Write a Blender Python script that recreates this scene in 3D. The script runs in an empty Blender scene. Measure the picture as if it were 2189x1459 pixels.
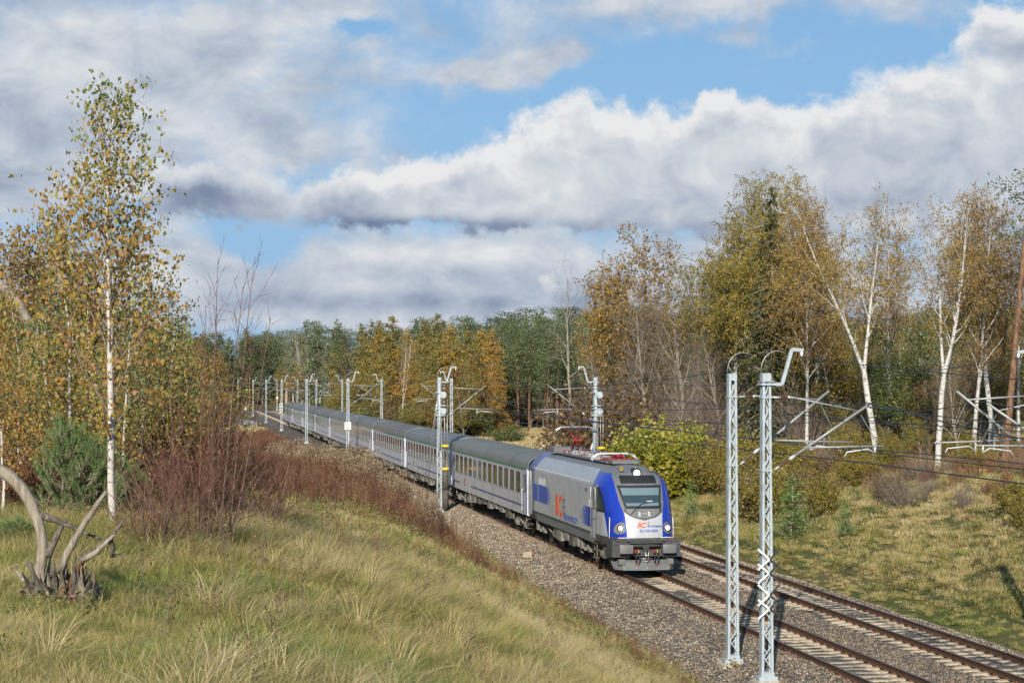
import bpy, math, random
import numpy as np
from mathutils import Vector, Matrix
R = math.radians
C = bpy.context.scene.collection
SC = bpy.context.scene
F = 3900.0                 # focal length in photograph pixels (2189 wide)
HC = 7.66                  # camera height above the rail tops
PITCH = math.atan(83.5/F)
PHI = math.atan(0.1794)    # the tracks run away to the left of the view
CP, SP = math.cos(PHI), math.sin(PHI)

# ------------------------------------------------------------------ camera
cam_d = bpy.data.cameras.new('camera')
cam = bpy.data.objects.new('camera', cam_d)
C.objects.link(cam)
cam.location = (0, 0, HC)
cam.rotation_euler = (math.pi/2+PITCH, 0, 0)
cam_d.sensor_width = 36.0
cam_d.lens = 36.0*F/2189.0
cam_d.clip_start = 0.5
cam_d.clip_end = 6000
SC.camera = cam

# ------------------------------------------------------------------ sun
SUN_EL = R(24.5)
SUN_AZ = math.atan2(-0.17, -0.985)      # direction (x, y) towards the sun: behind the camera, a little left
sx, sy = -0.17, -0.985
n_ = math.hypot(sx, sy); sx /= n_; sy /= n_
sun_d = bpy.data.lights.new('sun', 'SUN')
sun_d.energy = 5.0
sun_d.angle = R(0.5)
sun_d.color = (1.0, 0.93, 0.82)
sun = bpy.data.objects.new('sun', sun_d)
C.objects.link(sun)
to_sun = Vector((sx*math.cos(SUN_EL), sy*math.cos(SUN_EL), math.sin(SUN_EL)))
sun.rotation_euler = to_sun.to_track_quat('Z', 'Y').to_euler()
sun.location = (0, 0, 60)

SC.view_settings.view_transform = 'Standard'
SC.view_settings.look = 'None'
SC.view_settings.gamma = 1
SC.view_settings.use_curve_mapping = False
SC.view_settings.exposure = 0.35
SC.render.engine = 'CYCLES'
SC.cycles.max_bounces = 6
SC.cycles.transparent_max_bounces = 8
SC.cycles.diffuse_bounces = 2
SC.cycles.glossy_bounces = 3
SC.cycles.transmission_bounces = 3
SC.cycles.caustics_reflective = False
SC.cycles.caustics_refractive = False

# ------------------------------------------------------------------ node helpers
class NB:
    def __init__(self, tree):
        self.t = tree; self.n = tree.nodes; self.l = tree.links
    def new(self, kind, **kw):
        n = self.n.new(kind)
        for k, v in kw.items(): setattr(n, k, v)
        return n
    def put(self, sock, v):
        if isinstance(v, bpy.types.NodeSocket): self.l.new(v, sock)
        elif v is not None: sock.default_value = v
    def m(self, op, a, b=None, c=None, clamp=False):
        n = self.new('ShaderNodeMath', operation=op); n.use_clamp = clamp
        self.put(n.inputs[0], a)
        if b is not None: self.put(n.inputs[1], b)
        if c is not None: self.put(n.inputs[2], c)
        return n.outputs[0]
    def noise(self, vec, scale, detail=4, rough=.55, dist=0.0):
        n = self.new('ShaderNodeTexNoise')
        self.put(n.inputs['Vector'], vec)
        n.inputs['Scale'].default_value = scale
        n.inputs['Detail'].default_value = detail
        n.inputs['Roughness'].default_value = rough
        n.inputs['Distortion'].default_value = dist
        return n.outputs['Fac']
    def ramp(self, fac, stops):
        n = self.new('ShaderNodeValToRGB')
        self.put(n.inputs[0], fac)
        e = n.color_ramp.elements
        while len(e) < len(stops): e.new(0.5)
        for i, (p, c) in enumerate(stops):
            e[i].position = p; e[i].color = (*c, 1)
        return n.outputs[0]
    def mix(self, fac, a, b, mode='MIX'):
        n = self.new('ShaderNodeMix', data_type='RGBA', blend_type=mode)
        self.put(n.inputs[0], fac)
        self.put(n.inputs[6], a if isinstance(a, bpy.types.NodeSocket) else (*a, 1))
        self.put(n.inputs[7], b if isinstance(b, bpy.types.NodeSocket) else (*b, 1))
        return n.outputs[2]
    def sstep(self, v, lo, hi):
        n = self.new('ShaderNodeMapRange', interpolation_type='SMOOTHSTEP')
        self.put(n.inputs[0], v)
        n.inputs[1].default_value = lo; n.inputs[2].default_value = hi
        return n.outputs[0]

# ------------------------------------------------------------------ sky
world = bpy.data.worlds.new('World')
SC.world = world
world.use_nodes = True
wt = world.node_tree
wt.nodes.clear()
w = NB(wt)
sky = w.new('ShaderNodeTexSky', sky_type='NISHITA')
sky.sun_disc = False
sky.sun_elevation = SUN_EL
sky.sun_rotation = math.atan2(sx, sy)
sky.altitude = 100
sky.air_density = 1.0
sky.dust_density = 0.15
sky.ozone_density = 1.6
tc = w.new('ShaderNodeTexCoord')
sep = w.new('ShaderNodeSeparateXYZ')
w.l.new(tc.outputs['Generated'], sep.inputs[0])
gx, gy, gz = sep.outputs
az = w.m('ARCTAN2', gx, gy)
hyp = w.m('SQRT', w.m('ADD', w.m('MULTIPLY', gx, gx), w.m('MULTIPLY', gy, gy)))
el = w.m('ARCTAN2', gz, hyp)
U0 = w.m('MULTIPLY_ADD', az, F/100, 10.945)      # 1 unit = 100 px of the photograph = 1.47 degrees of sky
V0 = w.m('MULTIPLY_ADD', el, -F/100, 8.13)
def comb(a, b, c=0.0):
    n = w.new('ShaderNodeCombineXYZ')
    w.put(n.inputs[0], a); w.put(n.inputs[1], b); w.put(n.inputs[2], c)
    return n.outputs[0]
def shifted(dv):
    return (U0, V0) if dv == 0 else (U0, w.m('ADD', V0, dv))
def field(lst, seed, dv, warp, wsc, amp, nsc, det):
    """cloud cover: broad masses placed in the sky, bent and broken up by noise; dv looks that far up or down"""
    u, v = shifted(dv)
    w1 = w.m('SUBTRACT', w.noise(comb(u, v, seed), wsc, 5, .62), .5)
    w2 = w.m('SUBTRACT', w.noise(comb(u, v, seed+7.0), wsc, 5, .62), .5)
    uu = w.m('MULTIPLY_ADD', w1, warp, u); vv = w.m('MULTIPLY_ADD', w2, warp*.8, v)
    acc = None
    for (cx, cy, rx, ry, wt_) in lst:
        a = w.m('MULTIPLY', w.m('SUBTRACT', uu, cx/100), 100/rx)
        b = w.m('MULTIPLY', w.m('SUBTRACT', vv, cy/100), 100/ry)
        g = w.m('EXPONENT', w.m('MULTIPLY', w.m('MULTIPLY_ADD', a, a, w.m('MULTIPLY', b, b)), -1.0))
        acc = w.m('MULTIPLY', g, wt_) if acc is None else w.m('MULTIPLY_ADD', g, wt_, acc)
    nz = w.m('MULTIPLY', w.m('SUBTRACT', w.noise(comb(w.m('MULTIPLY', u, .8), v, seed+2.0), nsc, det, .60, .25), .5), amp)
    return w.m('ADD', acc, nz)
# high broken sheet
SHEET = [(250,120,430,150,.55),(100,330,330,130,.60),(480,250,260,120,.38),(620,60,200,60,.35),(1500,5,330,42,.55),(1180,120,90,30,.42),(960,165,140,24,.42),(1350,95,50,40,.2),(1700,135,110,30,.50),(1560,90,60,22,.35),(1890,200,70,26,.32),(1100,150,140,26,.3),
 (640,340,160,50,.38),(900,600,760,85,.75),(700,665,700,40,.45),(1300,560,500,70,.3),(330,610,260,50,.45),(760,40,40,16,-.4),(790,60,50,26,-.6),(1700,160,330,80,-.42),(1200,230,330,36,-.2),(1900,240,150,60,-.3),(560,530,150,60,-.4),(40,570,70,60,-.5),(500,450,60,60,-.3),
 (-900,200,700,400,.5),(3100,250,700,400,.5),(1000,-900,1500,500,.35),(1250,190,200,40,-.2)]
cA = w.m('ADD', field(SHEET, 1.3, 0, 2.2, .5, 1.7, .55, 9), .17)
aA = w.m('MULTIPLY', w.sstep(cA, .0, .72), .97)
litA = [(330,60,260,60,.10),(230,200,120,60,.10),(600,330,160,60,.06),(960,545,260,26,.22),(1380,20,260,40,.12),(860,610,200,20,.06),(460,640,300,26,-.14),(1100,655,500,20,-.18),(100,400,220,50,-.14),(60,300,200,50,-.06),(300,20,300,30,-.05),(820,640,260,18,-.12),(1000,510,300,20,-.1)]
# cumulus, sharper, lit from the front and shaded below
CUM = [(1250,300,150,85,1.1),(1130,370,230,75,1.0),(930,415,240,62,1.0),(760,445,130,48,1.0),(1430,330,170,85,1.0),(1545,235,38,46,.9),(1600,330,160,70,1.0),(1800,340,220,90,1.05),(2000,300,260,120,1.15),
 (2180,230,170,100,1.1),(2130,85,100,62,1.0),(2200,420,400,90,.8),(1400,450,420,50,.9),(1700,440,360,60,.95),(440,425,135,58,1.25),(300,390,140,50,.7),(900,590,260,28,.35),(1130,620,130,24,.35)]
cB = w.m('SUBTRACT', field(CUM, 4.1, 0, 1.7, .95, 1.75, .85, 10), .36)
cBu = w.m('SUBTRACT', field(CUM, 4.1, -.34, 1.7, .95, 1.75, .85, 5), .36)
aB = w.sstep(cB, -.04, .50)
litB = [(870,485,260,20,-.60),(1250,510,320,28,-.42),(440,430,170,70,-.44),(1150,345,200,50,.10),(1280,280,130,50,.14),(2000,230,200,50,.10),(2150,60,60,26,.2),(2150,140,90,22,-.18),(1750,440,420,30,-.12),(2050,330,120,40,-.05),(1545,220,40,40,.15),(715,455,75,45,-.30),(900,400,120,40,.06),(1640,310,90,40,.08)]
def lightsum(lst):
    acc = None
    for (cx, cy, rx, ry, wt_) in lst:
        a = w.m('MULTIPLY', w.m('SUBTRACT', U0, cx/100), 100/rx); b = w.m('MULTIPLY', w.m('SUBTRACT', V0, cy/100), 100/ry)
        g = w.m('EXPONENT', w.m('MULTIPLY', w.m('MULTIPLY_ADD', a, a, w.m('MULTIPLY', b, b)), -1.0))
        acc = w.m('MULTIPLY', g, wt_) if acc is None else w.m('MULTIPLY_ADD', g, wt_, acc)
    return acc
fineA = w.m('SUBTRACT', w.noise(comb(w.m('MULTIPLY', U0, .6), V0, 5.5), .9, 8, .6, .3), .5)
fineB = w.m('SUBTRACT', w.noise(comb(w.m('MULTIPLY', U0, .8), V0, 8.5), 1.25, 6, .55, .3), .5)
LA = w.m('ADD', w.m('MULTIPLY_ADD', fineA, 1.25, .67), lightsum(litA))
LB = w.m('ADD', w.m('MULTIPLY_ADD', fineB, .95, 1.08), lightsum(litB))
LB = w.m('MULTIPLY_ADD', w.sstep(cBu, -.25, .85), -.36, LB)
RAMP = [(0.0, (.20,.26,.40)), (.25, (.31,.38,.52)), (.5, (.50,.57,.69)), (.75, (.72,.77,.84)), (1.0, (.97,.975,.985))]
colA = w.ramp(LA, RAMP); colB = w.ramp(LB, RAMP)
alpha = w.m('SUBTRACT', 1.0, w.m('MULTIPLY', w.m('SUBTRACT', 1.0, aA), w.m('SUBTRACT', 1.0, aB)))
ccol = w.mix(w.m('DIVIDE', aB, w.m('MAXIMUM', alpha, .001)), colA, colB)
low = w.m('MULTIPLY', w.sstep(el, .26, .0), .85)
skyc = w.mix(low, sky.outputs[0], (3.9, 5.5, 7.6))
skyc = w.mix(.45, skyc, (1.7, 4.9, 9.3))
bg1 = w.new('ShaderNodeBackground'); w.l.new(skyc, bg1.inputs[0]); bg1.inputs[1].default_value = 0.07
bg2 = w.new('ShaderNodeBackground'); w.l.new(ccol, bg2.inputs[0]); bg2.inputs[1].default_value = 0.66
mx = w.new('ShaderNodeMixShader')
w.l.new(alpha, mx.inputs[0]); w.l.new(bg1.outputs[0], mx.inputs[1]); w.l.new(bg2.outputs[0], mx.inputs[2])
wo = w.new('ShaderNodeOutputWorld'); w.l.new(mx.outputs[0], wo.inputs[0])
world.cycles.sampling_method = 'MANUAL'
world.cycles.sample_map_resolution = 512

# ------------------------------------------------------------------ materials
def mat(name, col, rough=.6, metal=0.0, var=0.0, vscale=6.0, bump=0.0, bscale=30.0, spec=.5, dirt=None, dscale=2.0, streak=0.0):
    """plain paint / metal with grain, wear noise and fine relief"""
    m = bpy.data.materials.new(name); m.use_nodes = True
    nb = NB(m.node_tree); b = m.node_tree.nodes['Principled BSDF']
    tcn = nb.new('ShaderNodeTexCoord').outputs['Object']
    c = (*col, 1)
    if var or dirt:
        k = nb.noise(tcn, vscale, 5, .6)
        lo = tuple(x*(1-var) for x in col); hi = tuple(min(1, x*(1+var)) for x in col)
        c = nb.mix(nb.sstep(k, .3, .7), lo, hi)
        if dirt:
            d = nb.sstep(nb.noise(tcn, dscale, 6, .65, .4), .48, .72)
            c = nb.mix(nb.m('MULTIPLY', d, .55), c, dirt)
        if streak:
            mp = nb.new('ShaderNodeMapping'); nb.put(mp.inputs[0], tcn); mp.inputs['Scale'].default_value = (5, 5, .55)
            d = nb.sstep(nb.noise(mp.outputs[0], 1.6, 6, .65), .46, .78)
            c = nb.mix(nb.m('MULTIPLY', d, streak), c, dirt)
        nb.put(b.inputs['Base Color'], c)
    else:
        b.inputs['Base Color'].default_value = c
    b.inputs['Roughness'].default_value = rough
    b.inputs['Metallic'].default_value = metal
    b.inputs['Specular IOR Level'].default_value = spec
    if bump:
        bn = nb.new('ShaderNodeBump'); bn.inputs['Strength'].default_value = bump
        bn.inputs['Distance'].default_value = .02
        nb.put(bn.inputs['Height'], nb.noise(tcn, bscale, 4, .6))
        nb.l.new(bn.outputs[0], b.inputs['Normal'])
    return m

def leafmat(name, stops, trans=.35, instancer=False, shift=.25, rough=.55):
    m = bpy.data.materials.new(name); m.use_nodes = True
    nb = NB(m.node_tree); m.node_tree.nodes.clear()
    a = nb.new('ShaderNodeAttribute', attribute_name='tint').outputs['Fac']
    if instancer:
        ai = nb.new('ShaderNodeAttribute', attribute_type='INSTANCER', attribute_name='tin').outputs['Fac']
        f = nb.m('ADD', nb.m('MULTIPLY', a, .45), nb.m('MULTIPLY', ai, .55))
    else:
        r = nb.new('ShaderNodeObjectInfo').outputs['Random']
        f = nb.m('ADD', a, nb.m('MULTIPLY', nb.m('SUBTRACT', r, .5), shift))
    col = nb.ramp(f, stops)
    d = nb.new('ShaderNodeBsdfDiffuse'); nb.put(d.inputs[0], col)
    tr = nb.new('ShaderNodeBsdfTranslucent'); nb.put(tr.inputs[0], col)
    g = nb.new('ShaderNodeBsdfGlossy'); g.inputs[0].default_value = (.8,.8,.8,1); g.inputs[1].default_value = rough
    mx = nb.new('ShaderNodeMixShader'); mx.inputs[0].default_value = trans
    nb.l.new(d.outputs[0], mx.inputs[1]); nb.l.new(tr.outputs[0], mx.inputs[2])
    mx2 = nb.new('ShaderNodeMixShader'); mx2.inputs[0].default_value = .035
    nb.l.new(mx.outputs[0], mx2.inputs[1]); nb.l.new(g.outputs[0], mx2.inputs[2])
    o = nb.new('ShaderNodeOutputMaterial'); nb.l.new(mx2.outputs[0], o.inputs[0])
    return m

# ------------------------------------------------------------------ mesh helpers
class MB:
    """collects shapes, then links them as one mesh object"""
    def __init__(self): self.v = []; self.f = []; self.mi = []; self.sm = []
    def add(self, vs, fs, mi=0, smooth=False):
        o = len(self.v)
        self.v.extend([tuple(map(float, p)) for p in vs])
        for f in fs:
            self.f.append([o+i for i in f]); self.mi.append(mi); self.sm.append(smooth)
    def box(self, c, s, mi=0, rot=None, taper=1.0):
        hx, hy, hz = s[0]/2, s[1]/2, s[2]/2
        vs = []
        for z in (-hz, hz):
            k = taper if z > 0 else 1
            for (x, y) in ((-hx,-hy),(hx,-hy),(hx,hy),(-hx,hy)): vs.append(Vector((x*k, y*k, z)))
        if rot is not None:
            M = rot if isinstance(rot, Matrix) else Matrix.Rotation(rot, 3, 'Z')
            vs = [M @ p for p in vs]
        vs = [(p[0]+c[0], p[1]+c[1], p[2]+c[2]) for p in vs]
        self.add(vs, [(3,2,1,0),(4,5,6,7),(0,1,5,4),(1,2,6,5),(2,3,7,6),(3,0,4,7)], mi)
    def tube(self, pts, r, n=6, mi=0, caps=True, smooth=True):
        pts = [Vector(p) for p in pts]
        if not hasattr(r, '__len__'): r = [r]*len(pts)
        vs = []; prev = None
        for i, p in enumerate(pts):
            d = (pts[min(i+1, len(pts)-1)] - pts[max(i-1, 0)])
            if d.length < 1e-9: d = Vector((0,0,1))
            d.normalize()
            if prev is None:
                u = d.cross(Vector((0,0,1)))
                if u.length < .1: u = d.cross(Vector((1,0,0)))
            else: u = prev - d*prev.dot(d)
            u.normalize(); prev = u
            v2 = d.cross(u)
            for k in range(n):
                a = 2*math.pi*(k+.5)/n
                vs.append(p + (u*math.cos(a) + v2*math.sin(a))*r[i])
        fs = []
        for i in range(len(pts)-1):
            for k in range(n):
                a = i*n+k; b = i*n+(k+1)%n
                fs.append((a, b, b+n, a+n))
        self.add(vs, fs, mi, smooth)
        if caps:
            m = (len(pts)-1)*n
            o = len(self.v)-len(vs)
            self.f.append([o+k for k in reversed(range(n))]); self.mi.append(mi); self.sm.append(False)
            self.f.append([o+m+k for k in range(n)]); self.mi.append(mi); self.sm.append(False)
    def beam(self, a, b, w_, h_, mi=0, up=(0,0,1)):
        a = Vector(a); b = Vector(b); d = b-a; L_ = d.length; d.normalize()
        u = Vector(up); s = d.cross(u)
        if s.length < 1e-3: s = d.cross(Vector((1,0,0)))
        s.normalize(); u = s.cross(d)
        M = Matrix((s, d, u)).transposed()
        self.box(((a+b)/2)[:], (w_, L_, h_), mi, M)
    def grid(self, rows, mi=0, smooth=True, flip=False):
        n = len(rows[0]); vs = [p for r_ in rows for p in r_]
        fs = []
        for i in range(len(rows)-1):
            for j in range(n-1):
                q = (i*n+j, i*n+j+1, (i+1)*n+j+1, (i+1)*n+j)
                fs.append(tuple(reversed(q)) if flip else q)
        self.add(vs, fs, mi, smooth)
    def prism(self, poly, axis, a, b, mi=0):
        """poly of 2-D points extruded along axis x / y / z from a to b"""
        n = len(poly); vs = []
        for t in (a, b):
            for (p, q) in poly:
                vs.append({'x': (t,p,q), 'y': (p,t,q), 'z': (p,q,t)}[axis])
        fs = [tuple(range(n)), tuple(reversed(range(n, 2*n)))]
        for i in range(n): fs.append((i, i+n, (i+1)%n+n, (i+1)%n))
        self.add(vs, fs, mi)
    def mesh(self, name, mats):
        me = bpy.data.meshes.new(name)
        me.from_pydata(self.v, [], self.f)
        for m_ in (mats if isinstance(mats, (list, tuple)) else [mats]): me.materials.append(m_)
        me.polygons.foreach_set('material_index', self.mi)
        me.polygons.foreach_set('use_smooth', self.sm)
        me.update()
        return me
    def build(self, name, mats, parent=None, loc=None):
        return link(name, self.mesh(name, mats), parent, loc)

def link(name, me, parent=None, loc=None):
    o = bpy.data.objects.new(name, me); C.objects.link(o)
    if parent is not None: o.parent = parent
    if loc is not None: o.location = loc
    return o
def tag(o, label, cat, group=None, kind=None):
    if label: o['label'] = label
    if cat: o['category'] = cat
    if group: o['group'] = group
    if kind: o['kind'] = kind
    return o
def empty(name, loc, rz, label, cat, group=None):
    o = bpy.data.objects.new(name, None); C.objects.link(o)
    o.empty_display_size = .3
    o.location = loc; o.rotation_euler = (0, 0, rz)
    return tag(o, label, cat, group)
KIDS = {}
def kids(o): return [c for c in bpy.data.objects if c.parent == o]
def copy_tree(o, parent=None):
    c = o.copy(); C.objects.link(c)
    if parent is not None: c.parent = parent
    for ch in kids(o): copy_tree(ch, c)
    return c
def structure(o): o['kind'] = 'structure'; return o

def npmesh(name, verts, quads, mats, tint=None, smooth=False, mi=None):
    verts = np.asarray(verts, dtype=np.float32); quads = np.asarray(quads, dtype=np.int32)
    k = quads.shape[1]
    me = bpy.data.meshes.new(name)
    me.vertices.add(len(verts)); me.vertices.foreach_set('co', verts.ravel())
    me.loops.add(quads.size); me.loops.foreach_set('vertex_index', quads.ravel())
    me.polygons.add(len(quads))
    me.polygons.foreach_set('loop_start', np.arange(0, quads.size, k, dtype=np.int32))
    me.polygons.foreach_set('loop_total', np.full(len(quads), k, dtype=np.int32))
    if smooth: me.polygons.foreach_set('use_smooth', np.ones(len(quads), dtype=bool))
    for m_ in (mats if isinstance(mats, (list, tuple)) else [mats]): me.materials.append(m_)
    if mi is not None: me.polygons.foreach_set('material_index', np.asarray(mi, dtype=np.int32))
    if tint is not None:
        at = me.attributes.new('tint', 'FLOAT', 'FACE')
        at.data.foreach_set('value', np.asarray(tint, dtype=np.float32))
    me.update(calc_edges=True)
    return me

# ------------------------------------------------------------------ places
def P(u, v, Y):
    """world point seen at photo pixel (u, v) at depth Y, used to look up where things stand"""
    cp, sp = math.cos(PITCH), math.sin(PITCH)
    a = (u-1094.5)/F; b = (729.5-v)/F
    d = Vector((a, cp-b*sp, sp+b*cp)); d *= Y/d.y
    return Vector((d.x, d.y, HC+d.z))
X_NEAR, X_FAR = 18.3, 22.45
def trk(t, s=0.0, z=0.0, x0=X_NEAR):
    return Vector((x0 - t*SP + s*CP, t*CP + s*SP, z))
def s_of(X, Y): return (X - X_NEAR + 0.1794*Y)*CP
def sm(x, a, b):
    t = np.clip((np.asarray(x, float)-a)/(b-a), 0, 1); return t*t*(3-2*t)
_rs = np.random.RandomState(5)
_w = [(_rs.uniform(-1,1), _rs.uniform(-1,1), _rs.uniform(0,6.28), f_) for f_ in (.06,.09,.14,.22,.35,.6,.9) for _ in range(3)]
def wob(X, Y):
    r = 0
    for (a, b, ph, f_) in _w: r = r + np.sin(6.283*f_*(a*X+b*Y)+ph)/(f_*28)
    return r*.16
def ground(X, Y):
    X = np.asarray(X, float); Y = np.asarray(Y, float)
    s = s_of(X, Y)
    Pz = np.interp(Y, [-40,0,10,20,30,40,50,62,80,95,120,200,400,900], [6.05,6.05,5.97,5.78,5.26,4.52,3.78,3.10,2.45,2.1,1.0,.0,-.1,0])
    kk = np.interp(Y, [0,60,80,110], [.50,.50,.60,.7])
    zs = -.6+kk*(-4.4-s)
    k = .9
    h = np.clip(.5+.5*(zs-Pz)/k, 0, 1)
    zl = zs*(1-h)+Pz*h - k*h*(1-h)
    zl = np.where(s < -4.4, zl, -.6)
    zl = np.maximum(zl, -.6)
    top = np.interp(Y, [0,110,150,190,260,500], [2.9,2.9,1.6,.4,.0,.3])
    rr = np.clip((s-6.6)/14.0, 0, 5)
    zr = -.6+np.minimum((top+.6)*1.05*sm(rr, -.15, 1.15), top+.6) + np.clip(s-22, 0, 60)*.005
    bed = -.95
    z = np.where(s < -4.4, zl, np.where(s > 6.4, zr, bed))
    # soft shoulder below the ballast
    e = np.clip(np.minimum((-4.4-s)/.8, 1), 0, 1); e2 = np.clip((s-6.4)/.8, 0, 1)
    z = np.where(s < -4.4, -.95*(1-e)+z*e, z); z = np.where(s > 6.4, -.95*(1-e2)+z*e2, z)
    off = np.clip(np.maximum(-5.2-s, s-7.4)/3, 0, 1)
    return z + wob(X, Y)*off*np.clip(.5+Y*.004, .5, 1.2)
def gz_(x, y): return float(ground(x, y))
# ------------------------------------------------------------------ ground sheet
def axis(parts):
    out = []
    for a, b, st in parts: out += list(np.arange(a, b, st))
    return np.array(out)
def ground_mat():
    m = bpy.data.materials.new('meadow_ground'); m.use_nodes = True
    nb = NB(m.node_tree); b = m.node_tree.nodes['Principled BSDF']
    co = nb.new('ShaderNodeTexCoord').outputs['Object']
    a = nb.noise(co, .12, 5, .6); c = nb.noise(co, .9, 6, .65); d = nb.noise(co, 14, 5, .7)
    green = nb.ramp(d, [(.25, (.035,.045,.014)), (.5, (.085,.10,.03)), (.75, (.15,.155,.055))])
    tan = nb.ramp(d, [(.25, (.06,.04,.022)), (.5, (.15,.11,.055)), (.75, (.28,.22,.11))])
    k = nb.m('ADD', nb.m('MULTIPLY', a, .7), nb.m('MULTIPLY', c, .5))
    col = nb.mix(nb.sstep(k, .48, .72), green, tan)
    nb.put(b.inputs['Base Color'], col)
    b.inputs['Roughness'].default_value = .95; b.inputs['Specular IOR Level'].default_value = .1
    bn = nb.new('ShaderNodeBump'); bn.inputs['Strength'].default_value = .8; bn.inputs['Distance'].default_value = .08
    nb.put(bn.inputs['Height'], d); nb.l.new(bn.outputs[0], b.inputs['Normal'])
    return m
xs = axis([(-620,-220,40),(-220,-80,10),(-80,-36,3),(-36,52,.6),(52,120,3),(120,260,12),(260,700,40)])
ys = axis([(-30,4,2),(4,135,.6),(135,320,3),(320,700,14),(700,2600,120)])
XX, YY = np.meshgrid(xs, ys)
ZZ = ground(XX, YY)
nx, ny = len(xs), len(ys)
vv = np.stack([XX.ravel(), YY.ravel(), ZZ.ravel()], 1)
ii = (np.arange(ny-1)[:, None]*nx + np.arange(nx-1)[None, :]).ravel()
qq = np.stack([ii, ii+1, ii+nx+1, ii+nx], 1)
M_GROUND = ground_mat()
g_ = link('ground', npmesh('ground', vv, qq, M_GROUND, smooth=True)); structure(g_)

# ------------------------------------------------------------------ ballast
def ballast_mat():
    m = bpy.data.materials.new('crushed_stone'); m.use_nodes = True
    nb = NB(m.node_tree); b = m.node_tree.nodes['Principled BSDF']
    co = nb.new('ShaderNodeTexCoord').outputs['Object']
    vo = nb.new('ShaderNodeTexVoronoi'); nb.put(vo.inputs['Vector'], co); vo.inputs['Scale'].default_value = 15
    wn = nb.new('ShaderNodeSeparateColor'); nb.l.new(vo.outputs['Color'], wn.inputs[0])
    col = nb.ramp(wn.outputs[0], [(0, (.05,.038,.028)), (.45, (.12,.095,.07)), (.8, (.21,.175,.135)), (1, (.36,.32,.26))])
    big = nb.noise(co, .5, 5, .6)
    col = nb.mix(nb.sstep(big, .4, .7), col, (.10,.07,.05))
    col = nb.mix(.5, col, nb.mix(1.0, col, nb.ramp(vo.outputs['Distance'], [(0,(1,1,1)),(.6,(.35,.35,.35))]), 'MULTIPLY'))
    nb.put(b.inputs['Base Color'], col)
    b.inputs['Roughness'].default_value = .9
    bn = nb.new('ShaderNodeBump'); bn.inputs['Strength'].default_value = 1; bn.inputs['Distance'].default_value = .05
    bn.invert = True
    nb.put(bn.inputs['Height'], vo.outputs['Distance']); nb.l.new(bn.outputs[0], b.inputs['Normal'])
    return m
M_BALLAST = ballast_mat()
prof = [(-5.4,-1.05),(-4.7,-.66),(-3.6,-.55),(-2.6,-.46),(-1.75,-.23),(-1.5,-.17),(-1.0,-.155),(-.8,-.19),(-.7,-.215),(0,-.22),(.7,-.215),(.8,-.19),(1.2,-.17),(1.7,-.2),(2.05,-.27),(2.4,-.23),(2.8,-.215),(4.08,-.225),(5.4,-.215),(5.9,-.24),(6.4,-.5),(7.1,-.75),(7.6,-1.1)]
ps = np.interp
sfine = np.arange(-5.4, 7.61, .2)
zf = np.interp(sfine, [p[0] for p in prof], [p[1] for p in prof])
tt = axis([(20,140,.26),(140,300,2),(300,900,25)])
SS, TT = np.meshgrid(sfine, tt)
rs = np.random.RandomState(1)
ZB = np.broadcast_to(zf, SS.shape) + rs.uniform(-.018, .018, SS.shape) + wob(SS*3, TT*3)*.12
edge = np.clip(np.minimum(SS+5.4, 7.6-SS)/.5, 0, 1)
BX = X_NEAR - TT*SP + SS*CP; BY = TT*CP + SS*SP
vb = np.stack([BX.ravel(), BY.ravel(), ZB.ravel()], 1)
nb_, na_ = SS.shape
ii = (np.arange(nb_-1)[:, None]*na_ + np.arange(na_-1)[None, :]).ravel()
link('ballast_bed', npmesh('ballast_bed', vb, np.stack([ii, ii+1, ii+na_+1, ii+na_], 1), M_BALLAST, smooth=True))['kind'] = 'structure'
def ballast_z(s): return float(np.interp(s, [p[0] for p in prof], [p[1] for p in prof]))

# ------------------------------------------------------------------ tracks
M_RAIL = mat('rail_steel_side', (.085,.045,.028), .75, .2, .35, 9, dirt=(.16,.06,.025), dscale=4)
M_RAILTOP = mat('rail_steel_top', (.30,.31,.33), .28, .9, .1, 20)
M_SLEEP = mat('sleeper_concrete', (.38,.31,.22), .9, 0, .22, 7, .5, 40, dirt=(.16,.11,.07), dscale=9)
M_CLIP = mat('rail_clip_rust', (.20,.075,.025), .8, .3, .3, 20)
def rail_profile():
    return [(-.075,-.172),(.075,-.172),(.075,-.160),(.012,-.135),(.010,-.045),(.036,-.034),(.036,-.006),(.028,0),(-.028,0),(-.036,-.006),(-.036,-.034),(-.010,-.045),(-.012,-.135),(-.075,-.160)]
def rail_mesh():
    mb = MB(); pr = rail_profile(); n = len(pr)
    ts = [0, 60, 120, 180, 320, 700]
    vs = [(p, t, z) for t in ts for (p, z) in pr]
    for i in range(len(ts)-1):
        for k in range(n):
            a = i*n+k; b = i*n+(k+1) % n
            top = 1 if k in (7,) else 0
            mb.add([vs[a], vs[b], vs[b+n], vs[a+n]], [(0, 3, 2, 1)], top)
    return mb.mesh('rail', [M_RAIL, M_RAILTOP])
RAILM = rail_mesh()
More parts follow.
